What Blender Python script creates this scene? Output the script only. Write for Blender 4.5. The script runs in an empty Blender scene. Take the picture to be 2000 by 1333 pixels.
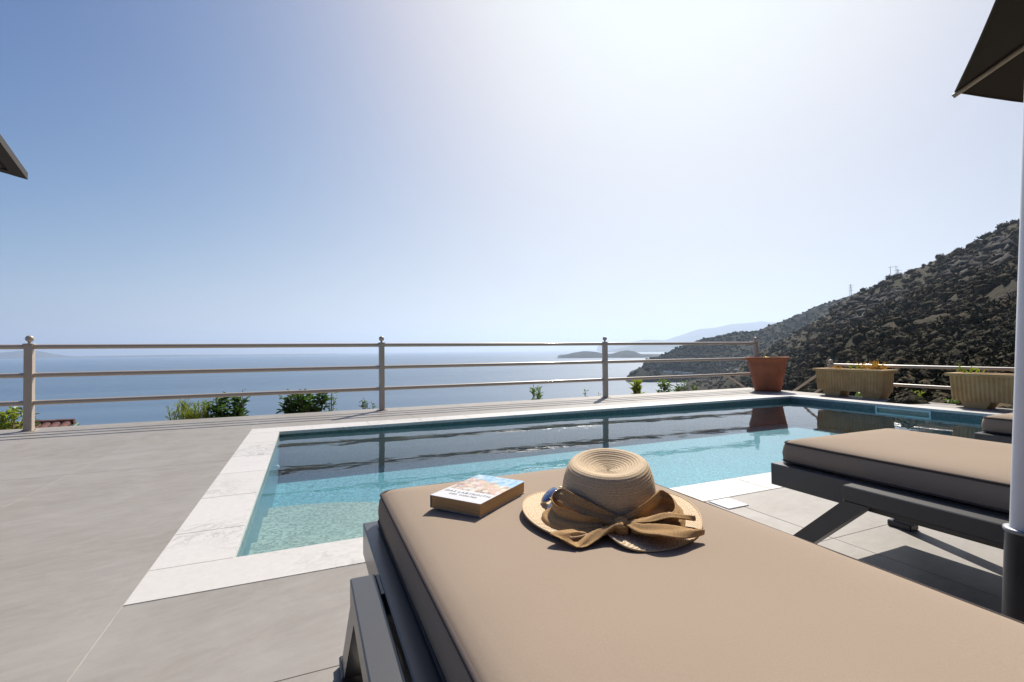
import bpy, bmesh, math, random
import numpy as np
from mathutils import Vector, Matrix, noise
from math import sin, cos, pi, radians, tan, atan2, sqrt, exp
C = bpy.context.scene.collection
S = bpy.context.scene
random.seed(7); RNG = np.random.default_rng(7)

# ------------------------------------------------------------------ camera
cam = bpy.data.objects.new('camera', bpy.data.cameras.new('camera')); C.objects.link(cam)
cam.data.sensor_width = 36.0; cam.data.lens = 16.62
cam.data.clip_start = 0.02; cam.data.clip_end = 60000
R = Matrix(((0.91840, 0.00183, -0.39564), (-0.39552, -0.02117, -0.91821), (-0.01006, 0.99977, -0.01872)))
cam.matrix_world = Matrix.Translation((0, 0, 0.9)) @ R.to_4x4()
S.camera = cam

# ------------------------------------------------------------------ sky, sun, exposure
SUN_AZ, SUN_EL = radians(44.0), radians(47.0)
w = bpy.data.worlds.new('World'); S.world = w; w.use_nodes = True
nt = w.node_tree; nt.nodes.clear()
sky = nt.nodes.new('ShaderNodeTexSky'); sky.sky_type = 'NISHITA'; sky.sun_disc = False
sky.sun_elevation = SUN_EL; sky.sun_rotation = SUN_AZ
sky.air_density = 0.7; sky.dust_density = 2.0; sky.ozone_density = 3.0; sky.altitude = 100
bg = nt.nodes.new('ShaderNodeBackground'); bg.inputs['Strength'].default_value = 0.10
wo = nt.nodes.new('ShaderNodeOutputWorld')
# film-like response of the sky colour (same curve in every direction): s*L^g / (1 + b*L^g)
sp = nt.nodes.new('ShaderNodeSeparateColor'); cb = nt.nodes.new('ShaderNodeCombineColor'); nt.links.new(sky.outputs[0], sp.inputs[0])
def wm(op, x, y):
    q = nt.nodes.new('ShaderNodeMath'); q.operation = op
    for i, v in ((0, x), (1, y)):
        if isinstance(v, (int, float)): q.inputs[i].default_value = v
        else: nt.links.new(v, q.inputs[i])
    return q.outputs[0]
for i, (g_, b_, s_) in enumerate(((2.4, .0545, .0470), (2.1, .0545, .0520), (1.7, .0780, .0800))):
    X = wm('POWER', sp.outputs[i], g_); nt.links.new(wm('DIVIDE', wm('MULTIPLY', X, s_*10/1.414), wm('ADD', wm('MULTIPLY', X, b_), 1.0)), cb.inputs[i])
nt.links.new(cb.outputs[0], bg.inputs[0])
nt.links.new(bg.outputs[0], wo.inputs[0])
sd = bpy.data.lights.new('sun', 'SUN'); sd.energy = 4.9; sd.angle = radians(0.53); sd.color = (1.0, 0.93, 0.84)
sun = bpy.data.objects.new('sun', sd); C.objects.link(sun)
sdir = Vector((sin(SUN_AZ)*cos(SUN_EL), cos(SUN_AZ)*cos(SUN_EL), sin(SUN_EL)))
sun.rotation_euler = sdir.to_track_quat('Z', 'Y').to_euler(); sun.location = (0, 0, 30)
S.view_settings.view_transform = 'Standard'; S.view_settings.look = 'None'
S.view_settings.exposure = 0.5; S.view_settings.gamma = 1.0
S.cycles.use_denoising = True
S.cycles.max_bounces = 10; S.cycles.transparent_max_bounces = 16; S.cycles.volume_bounces = 1
S.cycles.sample_clamp_indirect = 6.0

# ------------------------------------------------------------------ helpers
def tag(o, label=None, cat=None, group=None, kind=None):
    if label: o['label'] = label
    if cat: o['category'] = cat
    if group: o['group'] = group
    if kind: o['kind'] = kind
    return o
def empty(name, loc=(0, 0, 0), rz=0.0):
    o = bpy.data.objects.new(name, None); C.objects.link(o); o.location = loc; o.rotation_euler = (0, 0, rz)
    o.empty_display_size = 0.1
    return o
def link(name, me, m, parent=None, loc=None):
    o = bpy.data.objects.new(name, me); C.objects.link(o)
    if m is not None and not me.materials: me.materials.append(m)
    if parent is not None: o.parent = parent
    if loc is not None: o.location = loc
    return o
def mesh_np(name, verts, faces, smooth=False):
    me = bpy.data.meshes.new(name)
    verts = np.asarray(verts, dtype=np.float32); faces = np.asarray(faces, dtype=np.int32)
    n, k = faces.shape
    me.vertices.add(len(verts)); me.vertices.foreach_set('co', verts.ravel())
    me.loops.add(n*k); me.loops.foreach_set('vertex_index', faces.ravel())
    me.polygons.add(n); me.polygons.foreach_set('loop_start', np.arange(0, n*k, k, dtype=np.int32))
    if smooth: me.polygons.foreach_set('use_smooth', np.ones(n, dtype=bool))
    me.update(calc_edges=True)
    return me
class MB:
    def __init__(s): s.v = []; s.f = []; s.sm = []
    def add(s, v, f, smooth=False):
        b = len(s.v); s.v += [tuple(p) for p in v]; s.f += [tuple(b+i for i in q) for q in f]; s.sm += [smooth]*len(f)
        return s
    def box(s, x0, x1, y0, y1, z0, z1):
        v = [(x0,y0,z0),(x1,y0,z0),(x1,y1,z0),(x0,y1,z0),(x0,y0,z1),(x1,y0,z1),(x1,y1,z1),(x0,y1,z1)]
        return s.add(v, [(0,3,2,1),(4,5,6,7),(0,1,5,4),(1,2,6,5),(2,3,7,6),(3,0,4,7)])
    def bbox(s, x0, x1, y0, y1, z0, z1, r=0.004, seg=1):
        bm = bmesh.new(); bmesh.ops.create_cube(bm, size=1)
        bmesh.ops.scale(bm, vec=(x1-x0, y1-y0, z1-z0), verts=bm.verts)
        bmesh.ops.translate(bm, vec=((x0+x1)/2, (y0+y1)/2, (z0+z1)/2), verts=bm.verts)
        bmesh.ops.bevel(bm, geom=bm.edges[:], offset=r, segments=seg, affect='EDGES', profile=0.5)
        bm.verts.ensure_lookup_table(); bm.verts.index_update()
        s.add([v.co[:] for v in bm.verts], [[v.index for v in f.verts] for f in bm.faces]); bm.free(); return s
    def tube(s, pts, r, n=10, cap=True, smooth=True):
        pts = [Vector(p) for p in pts]; rs = r if isinstance(r, (list, tuple)) else [r]*len(pts)
        v = []; f = []; ref = None
        for i, p in enumerate(pts):
            d = (pts[min(i+1, len(pts)-1)]-pts[max(i-1, 0)]).normalized()
            if ref is None: ref = Vector((0, 0, 1)) if abs(d.z) < .9 else Vector((1, 0, 0))
            a = (ref-d*ref.dot(d)).normalized(); b = d.cross(a); ref = a
            for k in range(n):
                t = 2*pi*k/n; v.append(p+(a*cos(t)+b*sin(t))*rs[i])
        for i in range(len(pts)-1):
            for k in range(n):
                f.append((i*n+k, i*n+(k+1) % n, (i+1)*n+(k+1) % n, (i+1)*n+k))
        s.add(v, f, smooth)
        if cap:
            s.add(v[:n], [tuple(range(n))[::-1]]); s.add(v[-n:], [tuple(range(n))])
        return s
    def loop_tube(s, pts, r, n=8):
        pts = [Vector(p) for p in pts]; N = len(pts); v = []; f = []
        for i, p in enumerate(pts):
            d = (pts[(i+1) % N]-pts[i-1]).normalized(); a = Vector((0, 0, 1)); a = (a-d*a.dot(d)).normalized(); b = d.cross(a)
            for k in range(n):
                t = 2*pi*k/n; v.append(p+(a*cos(t)+b*sin(t))*r)
        for i in range(N):
            j = (i+1) % N
            for k in range(n): f.append((i*n+k, i*n+(k+1) % n, j*n+(k+1) % n, j*n+k))
        return s.add(v, f, True)
    def lathe(s, prof, n=32, c=(0, 0, 0), smooth=True):
        v = []; f = []
        for r, z in prof:
            for k in range(n):
                t = 2*pi*k/n; v.append((c[0]+r*cos(t), c[1]+r*sin(t), c[2]+z))
        for i in range(len(prof)-1):
            for k in range(n): f.append((i*n+k, i*n+(k+1) % n, (i+1)*n+(k+1) % n, (i+1)*n+k))
        return s.add(v, f, smooth)
    def sphere(s, c, r, n=16, m=10):
        prof = [(max(1e-5, r*sin(pi*i/m)), -r*cos(pi*i/m)) for i in range(m+1)]
        return s.lathe(prof, n, c)
    def prism(s, poly, z0, z1):
        n = len(poly); v = [(x, y, z0) for x, y in poly]+[(x, y, z1) for x, y in poly]
        f = [tuple(range(n))[::-1], tuple(range(n, 2*n))]+[(i, (i+1) % n, n+(i+1) % n, n+i) for i in range(n)]
        return s.add(v, f)
    def me(s, name):
        m = bpy.data.meshes.new(name); m.from_pydata([tuple(p) for p in s.v], [], s.f); m.update()
        if any(s.sm): m.polygons.foreach_set('use_smooth', s.sm)
        return m
    def build(s, name, m, parent=None, loc=None): return link(name, s.me(name), m, parent, loc)
def grid_surface(fn, nu, nv, close_u=False):
    v = [fn(i/(nu-1 if not close_u else nu), j/(nv-1)) for i in range(nu) for j in range(nv)]
    f = []
    for i in range(nu if close_u else nu-1):
        for j in range(nv-1):
            a = i*nv+j; b = ((i+1) % nu)*nv+j; f.append((a, b, b+1, a+1))
    return v, f

# ---------------------------------------------------------------- materials
class NT:
    def __init__(s, name):
        s.m = bpy.data.materials.new(name); s.m.use_nodes = True; s.t = s.m.node_tree
        s.p = s.t.nodes['Principled BSDF']; s.out = s.t.nodes['Material Output']
    def n(s, typ, ins=None, **kw):
        x = s.t.nodes.new(typ)
        for k, v in kw.items(): setattr(x, k, v)
        for k, v in (ins or {}).items():
            if isinstance(v, bpy.types.NodeSocket): s.t.links.new(v, x.inputs[k])
            else: x.inputs[k].default_value = v
        return x
    def l(s, a, b): s.t.links.new(a, b)
    def co(s, kind='Object', scale=(1, 1, 1), rot=(0, 0, 0)):
        tc = s.n('ShaderNodeTexCoord'); mp = s.n('ShaderNodeMapping', {'Vector': tc.outputs[kind], 'Scale': scale, 'Rotation': rot})
        return mp.outputs[0]
    def wpos(s, scale=(1, 1, 1), rot=(0, 0, 0)):
        g = s.n('ShaderNodeNewGeometry'); mp = s.n('ShaderNodeMapping', {'Vector': g.outputs['Position'], 'Scale': scale, 'Rotation': rot})
        return mp.outputs[0]
    def noise(s, vec, scale=5.0, detail=4.0, rough=.55, dist=0.0):
        return s.n('ShaderNodeTexNoise', {'Vector': vec, 'Scale': scale, 'Detail': detail, 'Roughness': rough, 'Distortion': dist}).outputs['Fac']
    def ramp(s, fac, stops):
        x = s.n('ShaderNodeValToRGB', {'Fac': fac}); e = x.color_ramp.elements
        while len(e) < len(stops): e.new(.5)
        for a, (p, c) in zip(e, stops): a.position = p; a.color = (*c, 1) if len(c) == 3 else (c[0],)*3+(1,)
        return x.outputs[0]
    def mix(s, fac, a, b, mode='MIX'):
        x = s.n('ShaderNodeMix', data_type='RGBA', blend_type=mode)
        for i, v in ((0, fac), (6, a), (7, b)):
            if isinstance(v, bpy.types.NodeSocket): s.l(v, x.inputs[i])
            else: x.inputs[i].default_value = v if i == 0 else (*v, 1)
        return x.outputs[2]
    def bump(s, h, strength=.3, dist=.01):
        x = s.n('ShaderNodeBump', {'Height': h, 'Strength': strength, 'Distance': dist}); return x.outputs[0]
    def set(s, **kw):
        for k, v in kw.items():
            k = {'color': 'Base Color', 'rough': 'Roughness', 'metal': 'Metallic', 'spec': 'Specular IOR Level', 'normal': 'Normal', 'sheen': 'Sheen Weight', 'coat': 'Coat Weight', 'ior': 'IOR', 'alpha': 'Alpha', 'trans': 'Transmission Weight'}[k]
            if isinstance(v, bpy.types.NodeSocket): s.l(v, s.p.inputs[k])
            else: s.p.inputs[k].default_value = (*v, 1) if isinstance(v, tuple) else v
        return s.m
def simple(name, col, rough=.6, metal=0., var=.12, scale=12., bump=.15, bd=.003, spec=.5, coat=0.):
    t = NT(name); v = t.co(); f = t.noise(v, scale, 5.)
    a = tuple(c*(1-var) for c in col); b = tuple(min(1, c*(1+var)) for c in col)
    c = t.ramp(f, [(.3, a), (.7, b)])
    f2 = t.noise(v, scale*6, 3.)
    return t.set(color=c, rough=rough, metal=metal, spec=spec, coat=coat, normal=t.bump(f2, bump, bd))
M = {}
# deck plaster/stone-look porcelain: streaked beige grey
t = NT('deck_tile'); p1 = t.wpos((1, 1, 1), (0, 0, radians(-14)))
oi = t.n('ShaderNodeObjectInfo')
sh = t.n('ShaderNodeVectorMath', {0: p1}, operation='ADD'); cmb = t.n('ShaderNodeCombineXYZ', {'X': oi.outputs['Random'], 'Y': oi.outputs['Random']})
sc_ = t.n('ShaderNodeVectorMath', {0: cmb.outputs[0], 'Scale': 3.0}, operation='SCALE'); t.l(sc_.outputs[0], sh.inputs[1])
st = t.n('ShaderNodeMapping', {'Vector': sh.outputs[0], 'Scale': (1.0, 2.8, 1)})
f1 = t.noise(st.outputs[0], 1.3, 8., .62, .5); f2 = t.noise(sh.outputs[0], .8, 5., .5); f3 = t.noise(st.outputs[0], 9., 6., .6)
c = t.ramp(f1, [(.25, (.195, .178, .155)), (.5, (.235, .214, .19)), (.75, (.285, .265, .24))])
c = t.mix(.5, c, t.ramp(f2, [(.3, (.185, .168, .14)), (.7, (.285, .27, .255))]))
f4 = t.noise(t.wpos(), 3.4, 8., .7, 1.2); c = t.mix(t.ramp(f4, [(.42, (0,)), (.7, (.5,))]), c, (.325, .305, .28)); f5 = t.noise(t.wpos(), 1.1, 6., .6, 1.); c = t.mix(t.ramp(f5, [(.5, (0,)), (.72, (.45,))]), c, (.20, .18, .15))
c = t.mix(t.ramp(f3, [(.35, (0,)), (.75, (.35,))]), c, (.345, .325, .295))
speck = t.noise(t.wpos(), 260., 2.)
c = t.mix(t.ramp(speck, [(.68, (0,)), (.78, (.35,))]), c, (.13, .115, .10))
M['tile'] = t.set(color=c, rough=t.ramp(f1, [(.3, (.62,)), (.7, (.48,))]), spec=.35, normal=t.bump(t.noise(t.wpos(), 35., 6., .7), .12, .004))
M['grout'] = simple('grout', (.36, .335, .305), .9)
# white marble coping
t = NT('coping_marble'); v = t.wpos(); oi = t.n('ShaderNodeObjectInfo')
n1 = t.noise(v, 4., 8., .65, 2.4); n2 = t.noise(v, 1.4, 4., .5); n3 = t.noise(v, 30., 5., .7)
veins = t.ramp(n1, [(.455, (0,)), (.5, (.8,)), (.53, (0,))])
mask = t.ramp(n2, [(.47, (0,)), (.62, (1,))])
vm = t.n('ShaderNodeMath', {0: veins, 1: mask}, operation='MULTIPLY').outputs[0]
c = t.ramp(n3, [(.3, (.50, .485, .46)), (.7, (.565, .55, .53))])
c = t.mix(t.n('ShaderNodeMath', {0: oi.outputs['Random'], 1: .35}, operation='MULTIPLY').outputs[0], c, (.47, .45, .41))
c = t.mix(vm, c, (.25, .25, .245))
M['marble'] = t.set(color=c, rough=.5, spec=.4, normal=t.bump(n3, .15, .003))
# pool mosaic
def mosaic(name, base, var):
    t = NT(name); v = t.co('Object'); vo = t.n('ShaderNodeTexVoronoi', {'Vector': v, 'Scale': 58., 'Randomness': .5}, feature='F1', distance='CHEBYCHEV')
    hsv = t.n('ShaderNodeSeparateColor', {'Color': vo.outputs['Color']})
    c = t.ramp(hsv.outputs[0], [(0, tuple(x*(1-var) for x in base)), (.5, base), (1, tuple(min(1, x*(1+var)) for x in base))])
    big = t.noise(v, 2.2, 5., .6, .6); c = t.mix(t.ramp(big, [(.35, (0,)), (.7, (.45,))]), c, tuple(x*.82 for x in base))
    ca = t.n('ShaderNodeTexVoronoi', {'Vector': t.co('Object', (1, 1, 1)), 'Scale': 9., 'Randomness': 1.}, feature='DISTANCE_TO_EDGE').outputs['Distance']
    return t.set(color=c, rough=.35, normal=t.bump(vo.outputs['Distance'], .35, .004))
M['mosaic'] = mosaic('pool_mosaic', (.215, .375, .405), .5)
M['step'] = mosaic('step_mosaic', (.47, .41, .33), .4)  # sandy step colour stands in for the weaker water tint over shallow parts
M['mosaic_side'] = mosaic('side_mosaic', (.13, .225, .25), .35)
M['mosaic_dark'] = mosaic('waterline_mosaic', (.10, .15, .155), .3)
# pool water
t = NT('pool_water'); t.t.nodes.remove(t.p); v = t.wpos((1.0, 1.6, 1), (0, 0, .2))
h = t.noise(v, 3.2, 3., .45, .3); h2 = t.noise(v, .9, 2., .5)
hh = t.n('ShaderNodeMath', {0: h, 1: .35, 2: h2}, operation='MULTIPLY_ADD').outputs[0]
nb = t.bump(hh, .45, .0075)
fr = t.n('ShaderNodeFresnel', {'IOR': 1.33, 'Normal': nb})
tr = t.n('ShaderNodeBsdfTransparent', {'Color': (.67, .88, .94, 1)}); gl = t.n('ShaderNodeBsdfGlossy', {'Color': (1, 1, 1, 1), 'Roughness': .015, 'Normal': nb})
mx = t.n('ShaderNodeMixShader', {0: fr.outputs[0], 1: tr.outputs[0], 2: gl.outputs[0]}); t.l(mx.outputs[0], t.out.inputs[0]); M['water'] = t.m
# sea
t = NT('sea_water'); v = t.wpos((.004, .004, .004)); st = t.wpos((.0006, .004, .001), (0, 0, .15))
h = t.noise(t.wpos((.05, .05, .05)), 1., 6., .6); streak = t.noise(st, 1.0, 5., .55, .8)
c = t.ramp(streak, [(.3, (.062, .112, .175)), (.7, (.095, .155, .225))])
M['sea'] = t.set(color=c, rough=t.ramp(streak, [(.35, (.40,)), (.65, (.55,))]), ior=1.33, normal=t.bump(h, .35, 1.6))
# metals
def powder(name, col, rough, spark=.0, metal=.0, spec=.5):
    t = NT(name); v = t.co(); f = t.noise(v, 900., 2., .5); g = t.noise(v, 3., 4.)
    c = t.ramp(f, [(.35, tuple(x*.7 for x in col)), (.65, tuple(min(1, x*1.25+spark) for x in col))])
    c = t.mix(t.ramp(g, [(.4, (0,)), (.8, (.25,))]), c, tuple(x*.75 for x in col))
    t.set(coat=.35 if name.startswith('graph') else .35); t.p.inputs['Coat Roughness'].default_value = .2 if name.startswith('graph') else .1
    return t.set(color=c, rough=rough, metal=metal, spec=spec, normal=t.bump(f, .18, .0006))
M['rail'] = powder('railing_paint', (.47, .385, .295), .38, 0, .0, .6)
M['frame'] = powder('graphite_powder_coat', (.036, .037, .040), .42, .015)
M['pole'] = simple('white_pole_paint', (.72, .72, .73), .35, 0, .03, 8, .05)
M['sleeve'] = simple('dark_sleeve', (.03, .03, .034), .35, 0, .3, 9, .1)
M['rib'] = simple('canopy_rib', (.36, .31, .25), .5)
# fabric
def fabric(name, col, scale=900., bstr=.25, var=.14):
    t = NT(name); v = t.co('Object', (1, 1, 1)); w1 = t.n('ShaderNodeTexWave', {'Vector': v, 'Scale': scale/6.28, 'Distortion': .6, 'Detail': 1.}, bands_direction='X').outputs['Fac']
    w2 = t.n('ShaderNodeTexWave', {'Vector': v, 'Scale': scale/6.28, 'Distortion': .6, 'Detail': 1.}, bands_direction='Y').outputs['Fac']
    m = t.n('ShaderNodeMath', {0: w1, 1: w2}, operation='MULTIPLY').outputs[0]; n1 = t.noise(v, 420., 3.); big = t.noise(v, 3., 4., .45)
    c = t.ramp(n1, [(.3, tuple(x*(1-var) for x in col)), (.7, tuple(min(1, x*(1+var)) for x in col))])
    c = t.mix(t.ramp(big, [(.35, (0,)), (.75, (.3,))]), c, tuple(x*.84 for x in col))
    return t.set(color=c, rough=.9, spec=.08, normal=t.bump(m, bstr, .0006))
M['cushion'] = fabric('cushion_fabric', (.325, .258, .197), 900., .12, .06)
M['piping'] = fabric('piping_fabric', (.09, .075, .07), 1500)
M['canopy'] = fabric('canopy_fabric', (.045, .038, .032), 600)
M['burlap'] = fabric('burlap_ribbon', (.46, .29, .14), 1300, .9, .4)
# straw
t = NT('straw_braid'); v = t.co('UV', (1, 1, 1))
wv = t.n('ShaderNodeTexWave', {'Vector': v, 'Scale': 1., 'Distortion': .4, 'Detail': 1.5}, bands_direction='DIAGONAL').outputs['Fac']
n1 = t.noise(t.co(), 420., 4., .6); n2 = t.noise(t.co(), 60., 3.)
c = t.ramp(n1, [(.3, (.50, .36, .21)), (.5, (.74, .57, .37)), (.75, (.86, .72, .51))])
c = t.mix(t.ramp(wv, [(.2, (.45,)), (.7, (0,))]), c, (.30, .19, .09))
M['straw'] = t.set(color=c, rough=.7, spec=.3, normal=t.bump(wv, .8, .0012))
M['terracotta'] = simple('terracotta', (.36, .115, .05), .75, 0, .18, 6, .25, .004)
t = NT('planter_concrete'); v = t.co(); a = t.noise(v, 5., 6., .6); b = t.noise(v, 60., 4.)
c = t.ramp(a, [(.3, (.40, .24, .09)), (.6, (.50, .33, .145)), (.8, (.43, .31, .18))]); c = t.mix(t.ramp(b, [(.4, (0,)), (.8, (.3,))]), c, (.28, .22, .15))
M['planter'] = t.set(color=c, rough=.85, normal=t.bump(b, .4, .006))
M['soil'] = simple('soil', (.10, .07, .045), .95, 0, .4, 30, .8, .02)
def leafm(name, col, var=.35):
    t = NT(name); g = t.n('ShaderNodeNewGeometry'); r = g.outputs['Random Per Island']
    c = t.ramp(r, [(0, tuple(x*(1-var) for x in col)), (.6, col), (1, (col[0]*1.6, col[1]*1.35, col[2]*1.1))])
    tl = t.n('ShaderNodeBsdfTranslucent', {'Color': (col[0]*2.2, col[1]*2.2, col[2]*.8, 1)}); t.set(color=c, rough=.45)
    mx = t.n('ShaderNodeMixShader', {0: .35, 1: t.p.outputs[0], 2: tl.outputs[0]}); t.l(mx.outputs[0], t.out.inputs[0]); return t.m
M['leaf_dark'] = leafm('dark_leaf', (.035, .075, .022)); M['leaf'] = leafm('green_leaf', (.075, .13, .03)); M['leaf_yellow'] = leafm('yellow_green_leaf', (.16, .20, .04))
M['leaf_dry'] = leafm('dry_leaf', (.30, .17, .07)); M['petal'] = leafm('white_petal', (.62, .55, .52), .1)
M['stem'] = simple('stem_bark', (.12, .09, .05), .9)
M['cover_page'] = None
M['rock'] = simple('limestone_rock', (.034, .029, .023), .95, 0, .5, .25, 1., .9)
# hills
def hillmat(name, soil, green, rock, sc=.02, gmix=.5):
    t = NT(name); v = t.wpos(); a = t.noise(v, sc, 7., .62, .4); b = t.noise(v, sc*7, 6., .65); r = t.noise(t.wpos((1, 1, .35)), sc*1.5, 8., .65, 1.2)
    c = t.mix(t.ramp(a, [(gmix-.1, (0,)), (gmix+.1, (1,))]), soil, green)
    c = t.mix(t.ramp(b, [(.42, (.0,)), (.6, (.8,))]), c, green)
    c = t.mix(t.ramp(r, [(.60, (0,)), (.66, (.8,))]), c, rock)
    return t.set(color=c, rough=.95, spec=.1, normal=t.bump(b, .8, 2.5))
M['hill'] = hillmat('maquis_hillside', (.060, .043, .025), (.028, .027, .014), (.044, .037, .030), .02, .50)
M['hill_far'] = hillmat('far_ridge_ground', (.03, .032, .02), (.014, .02, .012), (.05, .045, .04), .006, .40)
M['mountain'] = hillmat('mountain_ground', (.12, .10, .08), (.06, .07, .05), (.18, .16, .14), .001, .5)
def scrubm(name, lo, hi):
    t = NT(name); g = t.n('ShaderNodeNewGeometry'); r = g.outputs['Random Per Island']; n = t.noise(t.wpos(), .9, 3.)
    f = t.n('ShaderNodeMath', {0: r, 1: .6, 2: t.n('ShaderNodeMath', {0: n, 1: .5}, operation='MULTIPLY').outputs[0]}, operation='MULTIPLY_ADD').outputs[0]
    return t.set(color=t.ramp(f, [(.15, lo), (.55, hi), (.85, (hi[0]*1.5, hi[1]*1.25, hi[2]*1.3))]), rough=.9, spec=.1, normal=t.bump(t.noise(t.wpos(), 2.5, 4.), 1., .6))
M['scrub'] = scrubm('scrub_leaves', (.024, .023, .012), (.050, .043, .021)); M['scrub_far'] = scrubm('far_tree_leaves', (.007, .012, .009), (.018, .026, .017))
M['white'] = simple('white_render', (.55, .54, .52), .8); M['glassdark'] = simple('dark_glass', (.03, .04, .05), .15)
M['asphalt'] = simple('hill_road_asphalt', (.22, .21, .20), .9); M['steel'] = simple('galvanised_steel', (.25, .26, .28), .5, .4)
M['rooftile'] = simple('clay_roof_tile', (.12, .05, .038), .85, 0, .35, 8); M['downpipe'] = simple('green_gutter', (.07, .13, .09), .6)
M['timber'] = simple('brown_timber', (.09, .06, .04), .7, 0, .4, 14); M['timber_edge'] = simple('canopy_edge_timber', (.022, .016, .012), .8); M['timber_dark'] = simple('dark_soffit', (.012, .01, .01), .8)  # canopy edge boards get a darker, near-black timber colour
M['wallr'] = simple('retaining_render', (.45, .42, .38), .9); M['pathm'] = simple('lower_path_concrete', (.36, .33, .29), .9)

# ================================================================= SETTING
# sea
n = 96; rr = [0]+[10*(2700)**(i/22) for i in range(23)]
V = [(0, 0, -100)]; F = []
me = MB(); ring = []
vs = [(r*cos(2*pi*k/n), r*sin(2*pi*k/n), -100.0) for r in rr[1:] for k in range(n)]
fs = [(i*n+k, i*n+(k+1) % n, (i+1)*n+(k+1) % n, (i+1)*n+k) for i in range(len(rr)-2) for k in range(n)]
me.add(vs, fs); me.add(vs[:n], [tuple(range(n))]); sea = me.build('sea', M['sea']); tag(sea, kind='structure')

def interp(prof, az):
    xs = [p[0] for p in prof]; ys = [p[1] for p in prof]; return np.interp(az, xs, ys)
def fbm(x, y, z, o=5): return noise.fractal((x, y, z), 1.0, 2.0, o)
GRIDS = {}
def ribbon(name, ridge, az0, az1, nc, dist, base, rows, g, amp, mat, freq, backz=-104., ampr=0.):
    az = np.linspace(az0, az1, nc); P = np.zeros((rows+3, nc, 3))
    for j, a in enumerate(az):
        tr_ = interp(ridge, a); D = interp(dist, a); rb, tb = base(a, D)
        ar = radians(a)
        for i in range(rows):
            s = i/(rows-1); r = rb*(D/rb)**s; tn = tb+(tr_-tb)*g(s)
            x, y = r*sin(ar), r*cos(ar)
            env = min(1, s*6)*(1 if s < .97 else .5)
            k = fbm(x*freq, y*freq, 3.1); k2 = fbm(x*freq*5, y*freq*5, 7.7)
            z = .9+r*tn+amp*env*(k*1.0+.35*k2)*min(1, r/300.)
            rad = r*(1+ampr*k*env)
            P[i, j] = (rad*sin(ar), rad*cos(ar), z)
        for q, (fr_, dz) in enumerate(((1.08, .25), (1.25, .6), (1.6, 1.0))):
            zt = P[rows-1, j, 2]; P[rows+q, j] = (D*fr_*sin(ar), D*fr_*cos(ar), zt+(backz-zt)*dz)
    nr = rows+3; idx = np.arange(nr*nc).reshape(nr, nc)
    f = np.stack([idx[:-1, :-1], idx[:-1, 1:], idx[1:, 1:], idx[1:, :-1]], -1).reshape(-1, 4)
    me = mesh_np(name, P.reshape(-1, 3), f, True); o = link(name, me, mat); GRIDS[name] = P[:rows]; return o
NEAR = [(41.5, -.085), (43.43, -.0726), (46.64, -.0577), (49.23, -.026), (51.7, -.0012), (54.52, .0279), (56.31, .0506), (57.2, .062), (57.7, .0727), (59.09, .0903), (60.49, .0978), (62.23, .1119), (63.08, .1162), (64.24, .1286), (65.63, .1407), (66.63, .1515), (67.28, .1536), (68.69, .167), (69.45, .1735), (69.89, .1779), (70.5, .1796), (72.26, .1939), (75.7, .2119), (90, .26), (135, .2)]
NDIST = [(41.5, 1350), (46, 1250), (50, 1100), (55, 950), (60, 840), (65, 760), (70, 700), (80, 600), (135, 450)]
hill = ribbon('near_hill', NEAR, 41.5, 135, 300, NDIST, lambda a, D: (9.3, -.115 if a > 62 else -.115-.012*(62-a)), 110, lambda s: s**2.0 if s < 1 else 1, 16., M['hill'], .006)
tag(hill, kind='structure')
FAR = [(38.55, -.052), (38.75, -.0446), (39.11, -.0279), (40.15, -.0176), (42.4, .0026), (44.6, .0163), (46.72, .0206), (48.78, .0267), (50.77, .0336), (53.16, .0492), (55.45, .064), (57.62, .079), (60.48, .092), (64.2, .0946), (75, .09)]
o = ribbon('far_ridge', FAR, 38.5, 75, 160, [(38, 1950), (75, 2300)], lambda a, D: (1850 if a < 41 else 1850-60*min(a-41, 8), -.0548), 40, lambda s: s**.8, 26., M['hill_far'], .004); tag(o, kind='structure')
SP = [(36.6, -.0695), (36.76, -.0677), (37.35, -.0561), (38.18, -.0430), (39.1, -.0425), (41.25, -.0465), (44.54, -.0502), (48.7, -.0543), (52, -.058)]
o = ribbon('headland', SP, 36.5, 52, 90, [(36, 1560), (52, 1600)], lambda a, D: (1470, -.0695), 22, lambda s: s**.7, 12., M['hill_far'], .01); tag(o, kind='structure')
PEN = [(28.5, -.0186), (28.73, -.0180), (29.47, -.0121), (30.7, -.0069), (31.92, -.0039), (33.12, -.0051), (34.32, -.0096), (35.21, -.0097), (36.22, -.0046), (36.99, -.0026), (37.74, -.0048), (38.78, -.0123), (39.86, -.0145), (41.83, -.0172), (46, -.0172)]
o = ribbon('peninsula', PEN, 28.5, 46, 120, [(28, 5800), (46, 5900)], lambda a, D: (5350, -.0189), 14, lambda s: s**.8, 8., M['hill_far'], .002, -101); tag(o, kind='structure')
MT = [(33.5, .005), (34.34, .0107), (37.88, .0151), (39.15, .0179), (41.3, .0162), (42.42, .0231), (43.53, .0299), (44.89, .0374), (46.74, .0395), (48.03, .0447), (49.8, .0457), (51.27, .0486), (53.16, .0436), (56.29, .0343), (62, .02)]
o = ribbon('distant_mountain', MT, 33.5, 62, 120, [(33, 24000), (62, 24000)], lambda a, D: (21500, -.0048), 12, lambda s: s, 40., M['mountain'], .0006, -101); tag(o, kind='structure')
MT2 = [(31, -.0088), (33.12, -.0083), (35.52, -.0012), (38.45, .0087), (41.3, .0122), (44.05, .0084), (49.25, -.0007)]
o = ribbon('distant_hills', MT2, 31, 49, 80, [(31, 15500), (49, 15500)], lambda a, D: (14300, -.0071), 10, lambda s: s, 20., M['mountain'], .001, -101); tag(o, kind='structure')
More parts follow.
